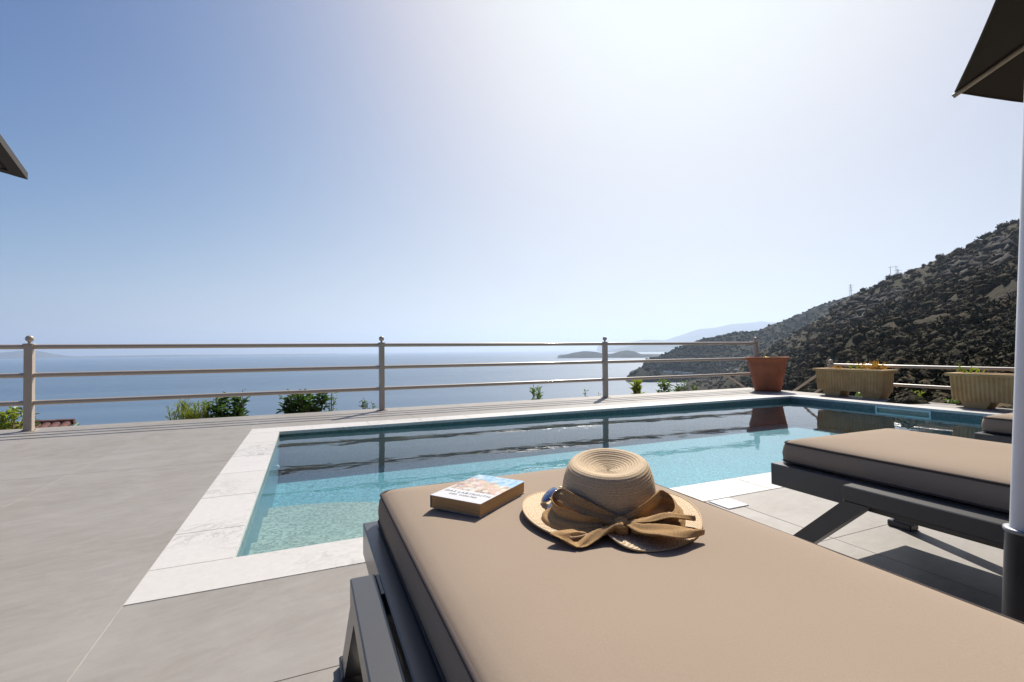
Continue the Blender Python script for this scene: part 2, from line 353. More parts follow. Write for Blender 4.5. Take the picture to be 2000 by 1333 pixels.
LF = [(-40, -.004), (-25.44, .0022), (-23.8, .0036), (-22.64, .0064), (-21.59, .0052), (-20.81, .0007), (-19.5, -.0035), (-13, -.0025), (-5, -.004), (3, -.0051)]
o = ribbon('distant_island', LF, -40, 3, 110, [(-40, 18500), (3, 18500)], lambda a, D: (17800, -.0056), 6, lambda s: s, 5., M['mountain'], .001, -101); tag(o, kind='structure')
# ground beneath the terrace falling to the sea
def gz(r): return -2.1-.30*max(0, r-9.5)
vs = []; nn = 72; rl = [1, 5, 9.5, 12, 16, 24, 40, 70, 120, 200, 300, 345]
for r in rl:
    for k in range(nn):
        a = 2*pi*k/nn; x, y = r*cos(a), r*sin(a); d = y*.9+x*.1
        z = gz(r) if d > 0 else -2.1-.05*max(0, r-9.5)
        zz = z*(max(0, min(1, .5+d/(r*.6))))+(-2.1)*(1-max(0, min(1, .5+d/(r*.6))))
        vs.append((x, y, zz+.6*fbm(x*.1, y*.1, 1)*(r > 10)))
fs = [(i*nn+k, i*nn+(k+1) % nn, (i+1)*nn+(k+1) % nn, (i+1)*nn+k) for i in range(len(rl)-1) for k in range(nn)]
g_ = MB(); g_.add(vs, fs, True); g_.add(vs[:nn], [tuple(range(nn))]); o = g_.build('ground', M['hill']); tag(o, kind='structure')

# scrub on the hills, real geometry joined as stuff
def ico(sub):
    bm = bmesh.new(); bmesh.ops.create_icosphere(bm, subdivisions=sub, radius=1)
    bm.verts.ensure_lookup_table(); v = np.array([q.co[:] for q in bm.verts]); f = np.array([[q.index for q in p.verts] for p in bm.faces]); bm.free(); return v, f
def scatter(name, P, N, size, mat, sub=1, dens=.45, tmin=0., label=None, cat=None, freq=.03, tpow=1., fuzz=0):
    bv, bf = ico(sub); rows, nc = P.shape[:2]; pts = []; sc = []; tries = 0
    while len(pts) < N and tries < N*12:
        tries += 1
        i = (tmin+(1-tmin)*RNG.random()**tpow)*(rows-1.001); j = RNG.random()*(nc-1.001); i0, j0 = int(i), int(j); a, b = i-i0, j-j0
        p = P[i0, j0]*(1-a)*(1-b)+P[i0+1, j0]*a*(1-b)+P[i0, j0+1]*(1-a)*b+P[i0+1, j0+1]*a*b
        if p[2] < -97: continue
        d = .5+.40*fbm(p[0]*freq, p[1]*freq, 1.3, 4)+.38*fbm(p[0]*freq*4, p[1]*freq*4, 4.3, 3)
        if RNG.random() > (d-dens)*4+.16: continue
        r = sqrt(p[0]**2+p[1]**2); s = size(r)*(.40+1.15*RNG.random()**2.2)
        pts.append(p); sc.append(s)
    n = len(pts); pts = np.array(pts); sc = np.array(sc)
    jit = 1+(.38 if mat is M['rock'] else .22)*RNG.standard_normal((n, len(bv), 1)).clip(-1.6, 1.6)
    sxyz = np.stack([sc*(.8+.5*RNG.random(n)), sc*(.8+.5*RNG.random(n)), sc*(.55+.4*RNG.random(n))], 1)
    V = bv[None]*jit*sxyz[:, None]+pts[:, None]+np.array([0, 0, 1])*(sxyz[:, None, 2:]*.35)
    F = bf[None]+(np.arange(n)*len(bv))[:, None, None]
    V = V.reshape(-1, 3); F = F.reshape(-1, 3)
    if fuzz:
        d = RNG.standard_normal((n, fuzz, 3)); d[..., 2] = abs(d[..., 2])*.9; d /= np.linalg.norm(d, axis=2, keepdims=True)
        c = d*sxyz[:, None, :]*(.85+.3*RNG.random((n, fuzz, 1)))+pts[:, None]+np.array([0, 0, 1])*(sxyz[:, None, 2:]*.35)
        T = c[:, :, None, :]+RNG.standard_normal((n, fuzz, 3, 3))*(sc*.20)[:, None, None, None]
        V = np.concatenate([V, T.reshape(-1, 3)]); F = np.concatenate([F, np.arange(n*fuzz*3).reshape(-1, 3)+n*len(bv)])
    o = link(name, mesh_np(name, V, F, False), mat)
    tag(o, label, cat, kind='stuff'); return o
Pn = GRIDS['near_hill'][:, :130]
scatter('hillside_scrub', Pn, 15500, lambda r: min(3.0, .3+.0075*r), M['scrub'], 1, .20, .12, 'dark green maquis bushes covering the near hillside', 'scrub', tpow=.72, fuzz=46, freq=.02)
scatter('ridge_trees', GRIDS['far_ridge'][:, :110], 6500, lambda r: 4.2, M['scrub_far'], 1, .0, .05, 'small trees covering the bluish ridge behind', 'trees', freq=.004)
scatter('headland_trees', GRIDS['headland'], 900, lambda r: 4.2, M['scrub_far'], 1, .3, .1, 'dark trees on the low headland by the sea', 'trees', freq=.01)
scatter('near_weeds', GRIDS['near_hill'][:40, 30:170], 1500, lambda r: .10+.012*r, M['scrub'], 1, .3, .0, 'low weeds on the slope just beyond the terrace', 'weeds', freq=.2)

Pr = GRIDS['near_hill']; azs_ = np.linspace(41.5, 135, 300)
for k_, (a0_, a1_, i0_, i1_, N_, lab_) in enumerate(((57.8, 63.2, 98, 106, 520, 'grey brown cliff band below the pylons on the ridge'), (66.2, 70.4, 96, 107, 520, 'rocky cliff band high on the hill beside the umbrella pole'))):
    j0_, j1_ = [int(np.argmin(abs(azs_-q))) for q in (a0_, a1_)]
    o = scatter('rock_outcrop', Pr[i0_:i1_, j0_:j1_], N_, lambda r: 3.6, M['rock'], 1, -2., 0., lab_, 'rocks')
def polar(az, tn, r): a = radians(az); return Vector((r*sin(a), r*cos(a), .9+r*tn))
# pylons on the ridge
def pylon(az, t0, r, H, W, name, label, lattice):
    b = polar(az, t0, r); e = empty(name, (b.x, b.y, b.z-6)); tag(e, label, 'pylon')
    e.rotation_euler = (0, 0, radians(-az))
    h = H+6
    if lattice:
        for sx in (-1, 1):
            for sy in (-1, 1): MB().tube([(sx*1.6, sy*1.6, 0), (sx*.3, sy*.3, h)], .22, 4).build('leg', M['steel'], e)
        for k in range(3):
            z = h-2-k*3.4; MB().tube([(-4+k*.5, 0, z), (4-k*.5, 0, z)], .18, 4).build('crossarm', M['steel'], e)
        br = MB()
        for k in range(6):
            z0 = h*k/6; z1 = h*(k+1)/6; a = 1.6-1.3*k/6; b2 = 1.6-1.3*(k+1)/6
            br.tube([(-a, -a, z0), (b2, -b2, z1)], .1, 4).tube([(a, a, z0), (-b2, b2, z1)], .1, 4)
        br.build('bracing', M['steel'], e)
    else:
        for sx in (-1, 1): MB().tube([(sx*W, 0, 0), (sx*W, 0, h)], .26, 6).build('mast', M['steel'], e)
        MB().tube([(-W-2.2, 0, h-1.2), (W+2.2, 0, h-1.2)], .2, 4).build('crossarm', M['steel'], e)
    return e
pylon(59.02, .0880, 835, 16, 2, 'power_pylon', 'lattice steel pylon standing lower down the ridge skyline', True)
pylon(62.32, .1110, 792, 16.5, 2.9, 'power_pylon', 'H-frame twin-pole pylon high on the ridge skyline', False)
pylon(62.66, .1125, 800, 11, 2, 'power_pylon', 'slim lattice pylon right beside the twin-pole pylon', True)
for k, (dz, lab) in enumerate(((0, 'upper'), (-4, 'middle'), (-8, 'lower'))):
    a = polar(62.6, .125, 792); b = polar(71.5, .062, 430); pts = []
    for i in range(25):
        s = i/24; p = a.lerp(b, s); p.z += dz*(.4+.6*s)-14*4*s*(1-s)*.5; pts.append(p)
    o = MB().tube(pts, .09, 4).build('power_line', M['steel']); tag(o, lab+' power cable sagging across the near hillside', 'cable')
# little houses and road on the slope
def surf(az, tn, rlo=200, rhi=1300):
    P = GRIDS['near_hill']; azs = np.linspace(41.5, 135, 300); j = int(np.argmin(abs(azs-az)))
    col = P[:, j]; r = np.hypot(col[:, 0], col[:, 1]); tt = (col[:, 2]-.9)/r
    ok = np.where((tt > tn) & (r > rlo))[0]
    return col[ok[0]] if len(ok) else col[-1]
def house(az, tn, w_, d_, h_, name, label, r_=None):
    p = surf(az, tn) if r_ is None else polar(az, tn, r_); e = empty(name, (p[0], p[1], p[2]-1.5), radians(-az)); tag(e, label, 'house')
    MB().box(-w_/2, w_/2, 0, d_, 0, h_+1.5).build('wall', M['white'], e)
    MB().box(-w_/2-.4, w_/2+.4, -.4, d_+.4, h_+1.503, h_+1.8).build('roof', M['white'], e)
    for k in range(3):
        x = -w_/2+w_*(k+.5)/3; MB().box(x-.7, x+.7, -.12, 0-.01, 2.3, 3.6).build('window', M['glassdark'], e)
    return e
house(47.0, -.0490, 9, 7, 3.4, 'white_house', 'small flat white house on the slope left of the terracotta pot')
house(47.75, -.0478, 5, 6, 5.2, 'white_house', 'taller white house with its neighbour on the slope')
house(48.6, -.0490, 12, 6, 2.6, 'white_house', 'long low white house nearest the terracotta pot')
for k, (az, L) in enumerate(((41.5, 26), (42.6, 20), (43.6, 30))):
    p = polar(az, -.0472-.0012*k, 1505); o = MB().box(-L/2, L/2, 0, 4, -3, 2.2).build('white_house', M['white'], None, p); o.rotation_euler = (0, 0, radians(-az))
    tag(o, ['white building leftmost in the row on the far headland', 'white building in the middle of the far headland row', 'long pale building rightmost on the far headland row'][k], 'house')

# ----------------------------------------------------------------- terrace
U0, U1, V0, V1 = -.3025, 8.134, 2.4063, 5.984      # pool inner edge
WL, WN, WF, WR = .307, .292, .335, .32
DU0, DU1, DV0, DV1 = -9.0, 9.08, -6.5, 7.665
g_ = MB()  # grout bed as four slabs round the pool
g_.box(DU0, U0-.02, DV0, DV1, -.30, -.0013); g_.box(U1+.02, DU1, DV0, DV1, -.30, -.0013)
g_.box(U0-.02, U1+.02, DV0, V0-.02, -.30, -.0013); g_.box(U0-.02, U1+.02, V1+.125, DV1, -.30, -.0013)
deck = g_.build('terrace_floor', M['grout']); tag(deck, kind='structure')
def cuts(lo, hi, anchor, step):
    k0 = math.ceil((lo-anchor)/step); xs = [lo]
    x = anchor+k0*step
    while x < hi-.02:
        if x > lo+.02: xs.append(x)
        x += step
    return xs+[hi]
tiles_cache = {}
def tile_piece(x0, x1, y0, y1):
    gap = .0017; w_, d_ = round(x1-x0-2*gap, 4), round(y1-y0-2*gap, 4); key = (w_, d_)
    if key not in tiles_cache:
        m_ = MB().bbox(-w_/2, w_/2, -d_/2, d_/2, -.0085, 0, .0007).me('tile'); m_.materials.append(M['tile']); tiles_cache[key] = m_
    o = bpy.data.objects.new('tile', tiles_cache[key]); C.objects.link(o); o.parent = deck
    o.location = ((x0+x1)/2, (y0+y1)/2, RNG.random()*.0006)
CL, CR, CN, CF = U0-WL, U1+WR, V0-WN, V1+WF
STEP = .957
ucuts_l = cuts(DU0, CL, CL, 1.04); ucuts_m = cuts(CL, CR, CL, STEP)
vn = cuts(DV0, CN, 1.46, 1.04)
vall = vn[:-1]+cuts(CN, CF, 1.46, 1.04)[:-1]+[CF, DV1]
vleft = [DV0, -1.66, 1.46, 4.58, DV1]
for a, b in zip(ucuts_l[:-1], ucuts_l[1:]):
    if b < -7.2: continue
    for c0, c1 in zip(vleft[:-1], vleft[1:]):
        tile_piece(a, b, c0, c1)
for a, b in zip(ucuts_m[:-1], ucuts_m[1:]):
    for c0, c1 in zip(vn[:-1], vn[1:]): tile_piece(a, b, c0, c1)
    tile_piece(a, b, CF, DV1)
for c0, c1 in zip(vall[:-1], vall[1:]): tile_piece(CR, DU1, c0, c1)
# coping stones
def coping_piece(x0, x1, y0, y1):
    w_, d_ = x1-x0-.001, y1-y0-.001
    bm = bmesh.new(); bmesh.ops.create_cube(bm, size=1); bmesh.ops.scale(bm, vec=(w_, d_, .034), verts=bm.verts)
    bmesh.ops.bevel(bm, geom=bm.edges[:], offset=.0022, segments=2, affect='EDGES'); m_ = bpy.data.meshes.new('coping_stone'); bm.to_mesh(m_); bm.free()
    for p_ in m_.polygons: p_.use_smooth = False
    o = link('coping_stone', m_, M['marble'], coping); o.location = ((x0+x1)/2, (y0+y1)/2, -.0150+RNG.random()*.0006); return o
coping = empty('pool_coping', (0, 0, 0)); tag(coping, 'white marble coping stones framing the swimming pool', 'pool coping')
def run(lo, hi, step): n_ = max(1, round((hi-lo)/step)); return [lo+(hi-lo)*i/n_ for i in range(n_+1)]
for xs in [run(CL, CR, .65)]:
    for a, b in zip(xs[:-1], xs[1:]):
        if a > CL-.01: pass
        coping_piece(a, b, V1-.015, CF)
for a, b in zip([CL, CL+1.45, CL+2.35, CL+3.3, CL+4.25, CL+5.2, CL+6.15, CL+7.1, CL+8.05], [CL+1.45, CL+2.35, CL+3.3, CL+4.25, CL+5.2, CL+6.15, CL+7.1, CL+8.05, CR]): coping_piece(a, b, CN, V0)
ys = [V0]+run(V0+.42, V1-.015, .65)
for a, b in zip(ys[:-1], ys[1:]): coping_piece(CL, U0+.0, a, b); coping_piece(U1, CR, a, b)
o = MB().bbox(2.145, 2.30, 1.955, 2.10, -.006, .006, .002).build('access_cover', simple('white_plastic', (.60, .60, .60), .35)); tag(o, 'square white access cover set in the paving beside the coping', 'cover')

# pool shell
ZF = -.50
pool = empty('pool_basin'); tag(pool, kind='structure')
MB().box(U0, U1, V0, V1, ZF-.1, ZF).build('pool_floor', M['mosaic'], pool)
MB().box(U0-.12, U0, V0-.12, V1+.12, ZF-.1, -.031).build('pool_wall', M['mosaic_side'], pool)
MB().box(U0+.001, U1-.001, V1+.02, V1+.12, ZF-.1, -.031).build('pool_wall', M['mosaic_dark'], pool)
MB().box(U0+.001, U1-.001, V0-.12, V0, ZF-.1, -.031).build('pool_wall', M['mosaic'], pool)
# right wall with skimmer opening
sk0, sk1, sz0, sz1 = 3.86, 4.53, -.135, -.055
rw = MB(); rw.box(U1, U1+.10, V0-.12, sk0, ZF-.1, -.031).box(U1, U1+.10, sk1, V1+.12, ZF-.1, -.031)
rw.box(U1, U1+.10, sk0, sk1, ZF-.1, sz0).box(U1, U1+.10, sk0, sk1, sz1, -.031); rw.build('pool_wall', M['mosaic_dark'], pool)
M['skim'] = simple('skimmer_plastic', (.55, .68, .70), .35)
sk = MB(); e_ = .022
sk.box(U1-.012, U1-.001, sk0-e_, sk1+e_, sz1, sz1+e_).box(U1-.012, U1-.001, sk0-e_, sk1+e_, sz0-e_, sz0).box(U1-.012, U1-.001, sk0-e_, sk0, sz0, sz1).box(U1-.012, U1-.001, sk1, sk1+e_, sz0, sz1)
sk.build('skimmer_frame', M['skim'], pool)
for (a, b, zt) in ((.80, .72, -.20), (1.35, 1.5, -.30), (1.85, 2.05, -.40)):
    poly = [(U0, V0)]+[(U0+a*cos(q), V0+b*sin(q)) for q in [pi/2*i/20 for i in range(21)]]
    MB().prism(poly, ZF+.001, zt).build('pool_step', M['step'], pool)
# underwater inlet on left wall
o = MB().sphere((U0+.012, 5.35, -.26), .022).build('pool_inlet', M['white']); tag(o, 'small white water inlet under water on the left pool wall', 'inlet')
# water surface
wz = lambda x: -.05-.040*(x-U0)/(U1-U0)
nx, ny = 40, 20
vs = [(U0+.001+(U1-U0-.002)*i/nx, V0+.001+(V1+.018-V0)*j/ny, wz(U0+(U1-U0)*i/nx)) for i in range(nx+1) for j in range(ny+1)]
fs = [(i*(ny+1)+j, (i+1)*(ny+1)+j, (i+1)*(ny+1)+j+1, i*(ny+1)+j+1) for i in range(nx) for j in range(ny)]
o = MB().add(vs, fs, True).build('pool_water', M['water']); tag(o, kind='structure')

# retaining walls and the lower path
o = MB().box(DU0, DU1+.1, DV1+.003, DV1+.25, -3.2, -.03).build('retaining_wall', M['wallr']); tag(o, 'pale retaining wall below the seaward edge of the terrace', 'wall')
o = MB().box(DU1+.003, DU1+.12, DV0, DV1, -3.2, -.03).build('retaining_wall', M['wallr']); tag(o, 'pale retaining wall below the hillward edge of the terrace', 'wall')
o = MB().box(DU1+.12, 11.2, -3, 6.0, -3., -.47).build('lower_path', M['pathm']); tag(o, kind='structure')

# stand-in house, unseen behind the camera, added to lower the fill light
vl = empty('fill_cutting_house', (1.5, -6.5, 0)); tag(vl, 'unseen house with a deep porch, added to cut the sky fill', 'house')
M['stonewall'] = simple('unseen_house_render', (.34, .29, .23), .9)
MB().box(-8, 9, 0, .3, -.29, 5.5).build('wall', M['stonewall'], vl)
MB().box(-8, 9, .31, 4.2, 2.75, 2.95).build('added_porch_roof', M['timber'], vl)
for x in (-7.8, -3.6, .6, 4.8, 8.8): MB().box(x-.1, x+.1, 3.9, 4.1, .001, 2.749).build('added_porch_post', M['timber'], vl)
for x in (-4.5, 0, 4.5): MB().box(x-1, x+1, .302, .33, .02, 2.2).build('window', M['glassdark'], vl)
# ----------------------------------------------------------------- railings
RV = 7.402
def rail_post(parent, x, y, z0, H, wd=.078):
    p = MB().bbox(-wd/2, wd/2, -wd/2, wd/2, 0, H, .004).build('post', M['rail'], parent, (x, y, z0))
    MB().bbox(-wd/2-.008, wd/2+.008, -wd/2-.008, wd/2+.008, H+.001, H+.014, .003).lathe([(.02, H+.014), (.014, H+.03), (.02, H+.04)], 12).build('cap', M['rail'], p)
    MB().sphere((0, 0, H+.072), .04).build('ball_finial', M['rail'], p)
    b = MB().bbox(-.075, .075, -.06, .06, .0005, .008, .002)
    for sx in (-.058, .058): b.lathe([(.009, .008), (.009, .018), (.001, .019)], 8, (sx, 0, 0))
    b.build('base_plate', M['rail'], p)
    return p
rg = empty('metal_railing', (0, RV, 0)); tag(rg, 'taupe three-bar metal railing along the seaward edge of the terrace', 'railing')
PU = [-7.08, -3.032, 1.024, 5.071, 9.0]
for x in PU: rail_post(rg, x, 0, 0, 1.018)
for z in (.33, .657, .994): MB().tube([(-8.9, 0, z), (9.0, 0, z)], .028, 14).build('rail', M['rail'], rg)
for (x0, z0, x1, z1) in ((8.95, .55, 9.9, -.25),):
    MB().tube([(8.62, .5, .30), (9.3, .5, -.06)], .022, 10).build('sloping_rail', M['rail'], rg)
rs = empty('metal_railing', (9.3, 0, -.47)); tag(rs, 'lower two-bar metal railing seen behind the concrete planters', 'railing')
for y in (5.98, 1.95, -2.1): rail_post(rs, 0, y, 0, .47+.54, .078)
for z in (1.02, .70, .38): MB().tube([(0, 6.0, z), (0, -3, z)], .026, 14).build('rail', M['rail'], rs)
for dz in (1.0, .68): MB().tube([(0, 5.98, dz), (0, 7.35, dz-.98)], .022, 10).build('sloping_rail', M['rail'], rs)

# ----------------------------------------------------------------- plants beyond the terrace
def leafshape(c, d, up, L, W, fold=.3):
    d = d.normalized(); s = d.cross(up)
    s = s.normalized() if s.length > .01 else Vector((1, 0, 0)); nrm = s.cross(d).normalized()
    p = [c, c+d*L*.35+s*W/2+nrm*W*fold, c+d*L*.75+s*W*.36+nrm*W*fold*.7, c+d*L-nrm*L*.12, c+d*L*.75-s*W*.36+nrm*W*fold*.7, c+d*L*.35-s*W/2+nrm*W*fold, c+d*L*.5]
    return p, [(0, 1, 6), (1, 2, 6), (2, 3, 6), (3, 4, 6), (4, 5, 6), (5, 0, 6)]
def shrub(name, label, x, y, ztop, wid, zbase=-1.6, nst=9, nl=30, L=.11, W=.045, mat='leaf_dark', spiky=False, group=None, zsp=.5, cat='shrub'):
    e = empty(name, (x, y, zbase)); tag(e, label, cat, group); H = ztop-zbase; st = MB(); lf = MB()
    for k in range(nst):
        a = random.uniform(0, 2*pi); rr_ = wid*.5*sqrt(random.random()); hh_ = H*(1-.0)-random.random()**1.3*zsp
        tip = Vector((rr_*cos(a), rr_*sin(a)*.7, max(.2, hh_))); mid = Vector((tip.x*.5, tip.y*.5, tip.z*.55))
        st.tube([(tip.x*.15, tip.y*.15, 0), mid, tip], [.012, .008, .004], 5)
        for i in range(nl):
            s = .55+.45*random.random()**.6; b = mid.lerp(tip, (s-.5)*2) if s > .5 else mid
            an = random.uniform(0, 2*pi); el = random.uniform(-.2, 1.0) if not spiky else random.uniform(.5, 1.4)
            d = Vector((cos(an)*cos(el), sin(an)*cos(el), sin(el))); l = L*random.uniform(.6, 1.25)
            lf.add(*leafshape(b+d*.02, d, Vector((random.uniform(-.5, .5), random.uniform(-.5, .5), 1)), l, W*random.uniform(.8, 1.2)))
    st.build('stem', M['stem'], e); o = lf.build('foliage', M[mat], e); o['kind'] = 'stuff'; return e
shrub('leafy_shrub', 'bright green leafy shrub left of the first railing post', -3.78, 8.5, .17, .66, nst=26, nl=46, L=.075, W=.045, mat='leaf_yellow', zsp=.35)
shrub('citrus_sprig', 'thin sprig with narrow leaves above the leftmost shrub', -3.42, 8.3, .17, .12, nst=2, nl=9, L=.1, W=.025, mat='leaf_dark', zsp=.1, cat='plant')
shrub('grassy_shrub', 'yellowish feathery shrub in the middle of the left bay', -1.62, 8.5, .14, .60, nst=42, nl=46, L=.09, W=.012, mat='leaf_yellow', spiky=True, zsp=.32)
shrub('broadleaf_shrub', 'dark broad-leaved shrub right of the feathery yellowish one', -1.12, 8.45, .24, .58, nst=24, nl=26, L=.12, W=.058, zsp=.5)
shrub('citrus_sprig', 'single upright sprig topping the lowest rail', -.94, 8.4, .33, .05, nst=1, nl=7, L=.06, W=.03, mat='leaf', zsp=.02, cat='plant')
shrub('broadleaf_shrub', 'dense rounded dark shrub nearest the second railing post', -.04, 8.5, .24, .74, nst=40, nl=30, L=.115, W=.055, zsp=.5)
shrub('leafy_sprig', 'pale green sprig at the right side of the rounded shrub', .33, 8.45, .24, .14, nst=4, nl=12, L=.09, W=.03, mat='leaf', zsp=.15, cat='plant')
shrub('low_plant', 'small pale green plant just left of the second railing post', .92, 8.4, .07, .24, nst=9, nl=16, L=.05, W=.03, mat='leaf', zsp=.15, cat='plant')
shrub('lanceleaf_plant', 'narrow-leaved plant midway between second and third posts', 4.12, 8.4, .15, .26, nst=6, nl=24, L=.1, W=.025, mat='leaf', spiky=True, zsp=.2, cat='plant')
shrub('leafy_sprig', 'tiny green sprig just left of the third railing post', 5.26, 8.4, .06, .08, nst=2, nl=8, L=.07, W=.03, mat='leaf', zsp=.05, cat='plant')
shrub('leafy_sprig', 'tiny dry brown sprig close to the third railing post', 5.58, 8.4, .0, .04, nst=1, nl=8, L=.04, W=.02, mat='leaf_dry', zsp=.03, cat='plant')
shrub('yucca_plant', 'bright yellow-green rosette plant right of the third post', 6.54, 8.4, .20, .26, nst=7, nl=20, L=.16, W=.05, mat='leaf_yellow', spiky=True, zsp=.16, cat='plant')
shrub('broadleaf_shrub', 'dark green bush in front of the bay, left of the pot', 7.40, 8.5, .18, .28, nst=9, nl=24, L=.1, W=.045, mat='leaf', zsp=.3)
shrub('broadleaf_shrub', 'mid green bush beside the bay bush, nearer the pot', 7.85, 8.5, .17, .28, nst=9, nl=24, L=.09, W=.04, mat='leaf', zsp=.3)
shrub('flowering_plant', 'low flowering plant just left of the terracotta pot', 8.25, 8.45, .02, .34, nst=8, nl=18, L=.07, W=.035, mat='leaf', zsp=.15, cat='plant')
shrub('low_plant', 'green clump seen under the first planter', 10.6, 6.2, -.02, .6, zbase=-.6, nst=16, nl=30, L=.07, W=.03, mat='leaf', zsp=.25, cat='plant')
shrub('low_plant', 'dry yellowish weed between the two planters', 10.6, 5.28, .02, .36, zbase=-.6, nst=14, nl=26, L=.07, W=.018, mat='leaf_yellow', spiky=True, zsp=.25, cat='plant')
shrub('low_plant', 'green clump at the left foot of the second planter', 10.6, 4.62, -.06, .34, zbase=-.6, nst=12, nl=26, L=.07, W=.03, mat='leaf', zsp=.2, cat='plant')

# clay tiled roof below the terrace
rf = empty('tiled_roof', (-6.75, 14.6, -1.40)); tag(rf, 'dark red clay tiled roof below the terrace behind the first post', 'roof')
sl = .24; tm = None
vs = []
for i in range(7):
    q = pi*i/6; vs.append((-.085*cos(q), 0, .045*sin(q)))
vs2 = [(x*1.12, .42, z*1.1+.012-.42*0) for x, y, z in vs]
tb = MB().add(vs+vs2, [(i, i+1, 8+i, 7+i) for i in range(6)], True)
vs3 = [(x*.86, y, z*.8) for x, y, z in vs]; tb.add(vs+vs3, [(i, i+1, 8+i, 7+i) for i in range(6)][::-1])
tm = tb.me('roof_tile'); tm.materials.append(M['rooftile'])
pl = MB().box(-1.75, .85, -.9, 1.9, -.35, -.32); 
dk = MB().add([(-1.75, -.95, -.255), (.86, -.95, -.255), (.86, 2.0, .45), (-1.75, 2.0, .45), (-1.75, -.95, -.32), (.86, -.95, -.32), (.86, 2.0, .39), (-1.75, 2.0, .39)], [(0, 1, 2, 3), (7, 6, 5, 4), (0, 4, 5, 1), (1, 5, 6, 2), (2, 6, 7, 3), (3, 7, 4, 0)])
dk.build('roof_deck', M['rooftile'], rf)
for r_ in range(8):
    for c_ in range(13):
        o = bpy.data.objects.new('roof_tile', tm); C.objects.link(o); o.parent = rf
        o.location = (-1.65+c_*.20, -.93+r_*.36, -.25+r_*.36*.24+random.uniform(-.004, .004)); o.rotation_euler = (math.atan(.24), 0, random.uniform(-.02, .02))
MB().tube([(.95, -.9, -.3), (.95, 2.0, .40)], .05, 8).build('gutter', M['downpipe'], rf)
for r_ in range(7): 
    o = MB().tube([(-1.7+r_*.37, 2.0, .47), (-1.33+r_*.37, 2.0, .47)], [.085, .075], 8).build('ridge_tile', M['rooftile'], rf)
wl_ = MB().box(-1.6, .7, -.7, 1.9, -2.5, -.36).build('wall', M['wallr'], rf)
shrub('citrus_sprig', 'leafy twig rising over the red tiled roof', -6.0, 14.4, -.62, .7, zbase=-3, nst=4, nl=20, L=.16, W=.06, mat='leaf_dark', zsp=.12, cat='plant')

# ----------------------------------------------------------------- terracotta pot
pt = empty('terracotta_pot', (8.74, 6.92, .0)); tag(pt, 'large round terracotta pot at the far corner of the pool', 'flower pot')
prof = [(.001, .004), (.235, .004), (.245, .012), (.262, .08), (.30, .28), (.335, .46), (.347, .52), (.352, .535), (.352, .55), (.347, .56), (.368, .63), (.392, .655), (.405, .668), (.405, .69), (.398, .70), (.36, .70), (.352, .66), (.34, .62)]
MB().lathe(prof, 48).build('pot_body', M['terracotta'], pt)
MB().lathe([(.001, .645), (.2, .65), (.345, .63)], 32).build('soil', M['soil'], pt)
tg = empty('succulent', (8.62, 6.85, .64)); tag(tg, 'small pale flowering succulent growing in the terracotta pot', 'plant')
lf = MB()
for k in range(60):
    an = random.uniform(0, 2*pi); el = random.uniform(.2, 1.3); d = Vector((cos(an)*cos(el), sin(an)*cos(el), sin(el)))
    lf.add(*leafshape(Vector((random.uniform(-.12, .12), random.uniform(-.06, .06), 0)), d, Vector((0, 0, 1)), random.uniform(.04, .11), .03))
lf.build('flower', M['petal'], tg)
# ----------------------------------------------------------------- planters
def planter(x, y1, label):
    e = empty('concrete_planter', (x, y1, 0)); tag(e, label, 'planter', 'ribbed concrete planters on the hillward edge'); Ln, Dp, zb, zt = 1.12, .34, .105, .455
    fl = MB(); nf = 22; pts = []
    # body: fluted front, vertical ribs as geometry
    def side(p0, p1, nrm, k):
        out = []
        for i in range(k*4):
            s = i/(k*4); a = (i % 4)
            off = (.0, .012, .012, .0)[a]
            out.append((p0[0]+(p1[0]-p0[0])*s+nrm[0]*off, p0[1]+(p1[1]-p0[1])*s+nrm[1]*off))
        return out
    poly = side((0, 0), (0, -Ln), (-1, 0), nf)+side((0, -Ln), (Dp, -Ln), (0, -1), 6)+side((Dp, -Ln), (Dp, 0), (1, 0), nf)+side((Dp, 0), (0, 0), (0, 1), 6)
    n_ = len(poly); vb = []
    cx, cy = Dp/2, -Ln/2
    for z, s in ((zb, .955), (zb+.03, .97), (zt-.03, 1.0), (zt, 1.0)): vb += [(cx+(px-cx)*s, cy+(py-cy)*s, z) for px, py in poly]
    fs = [(i*n_+k, i*n_+(k+1) % n_, (i+1)*n_+(k+1) % n_, (i+1)*n_+k) for i in range(3) for k in range(n_)]+[tuple(range(n_))]
    MB().add(vb, fs).build('body', M['planter'], e)
    o_ = .045; rm = MB(); rw_ = .05
    rm.bbox(-o_, Dp+o_, -Ln-o_, -Ln+rw_, zt, zt+.042, .008, 2).bbox(-o_, Dp+o_, -rw_, o_, zt, zt+.042, .008, 2).bbox(-o_, rw_, -Ln+rw_-.001, -rw_+.001, zt+.0005, zt+.0415, .006, 2).bbox(Dp-rw_, Dp+o_, -Ln+rw_-.001, -rw_+.001, zt+.0005, zt+.0415, .006, 2)
    rm.build('rim', M['planter'], e)
    MB().box(.04, Dp-.04, -Ln+.04, -.04, zt-.06, zt+.01).build('soil', M['soil'], e)
    for yc in (-.27, -Ln+.20):
        vv = [(.03, yc-.17, zb), (Dp-.03, yc-.17, zb), (Dp-.03, yc+.17, zb), (.03, yc+.17, zb), (.03, yc-.12, .001), (Dp-.06, yc-.12, .001), (Dp-.06, yc+.12, .001), (.03, yc+.12, .001)]
        MB().add(vv, [(0, 1, 2, 3), (7, 6, 5, 4), (0, 4, 5, 1), (1, 5, 6, 2), (2, 6, 7, 3), (3, 7, 4, 0)]).build('foot', M['planter'], e)
    return e
planter(8.80, 5.94, 'ribbed cream concrete planter next to the terracotta pot')
planter(8.68, 3.86, 'ribbed cream concrete planter partly behind the umbrella pole')
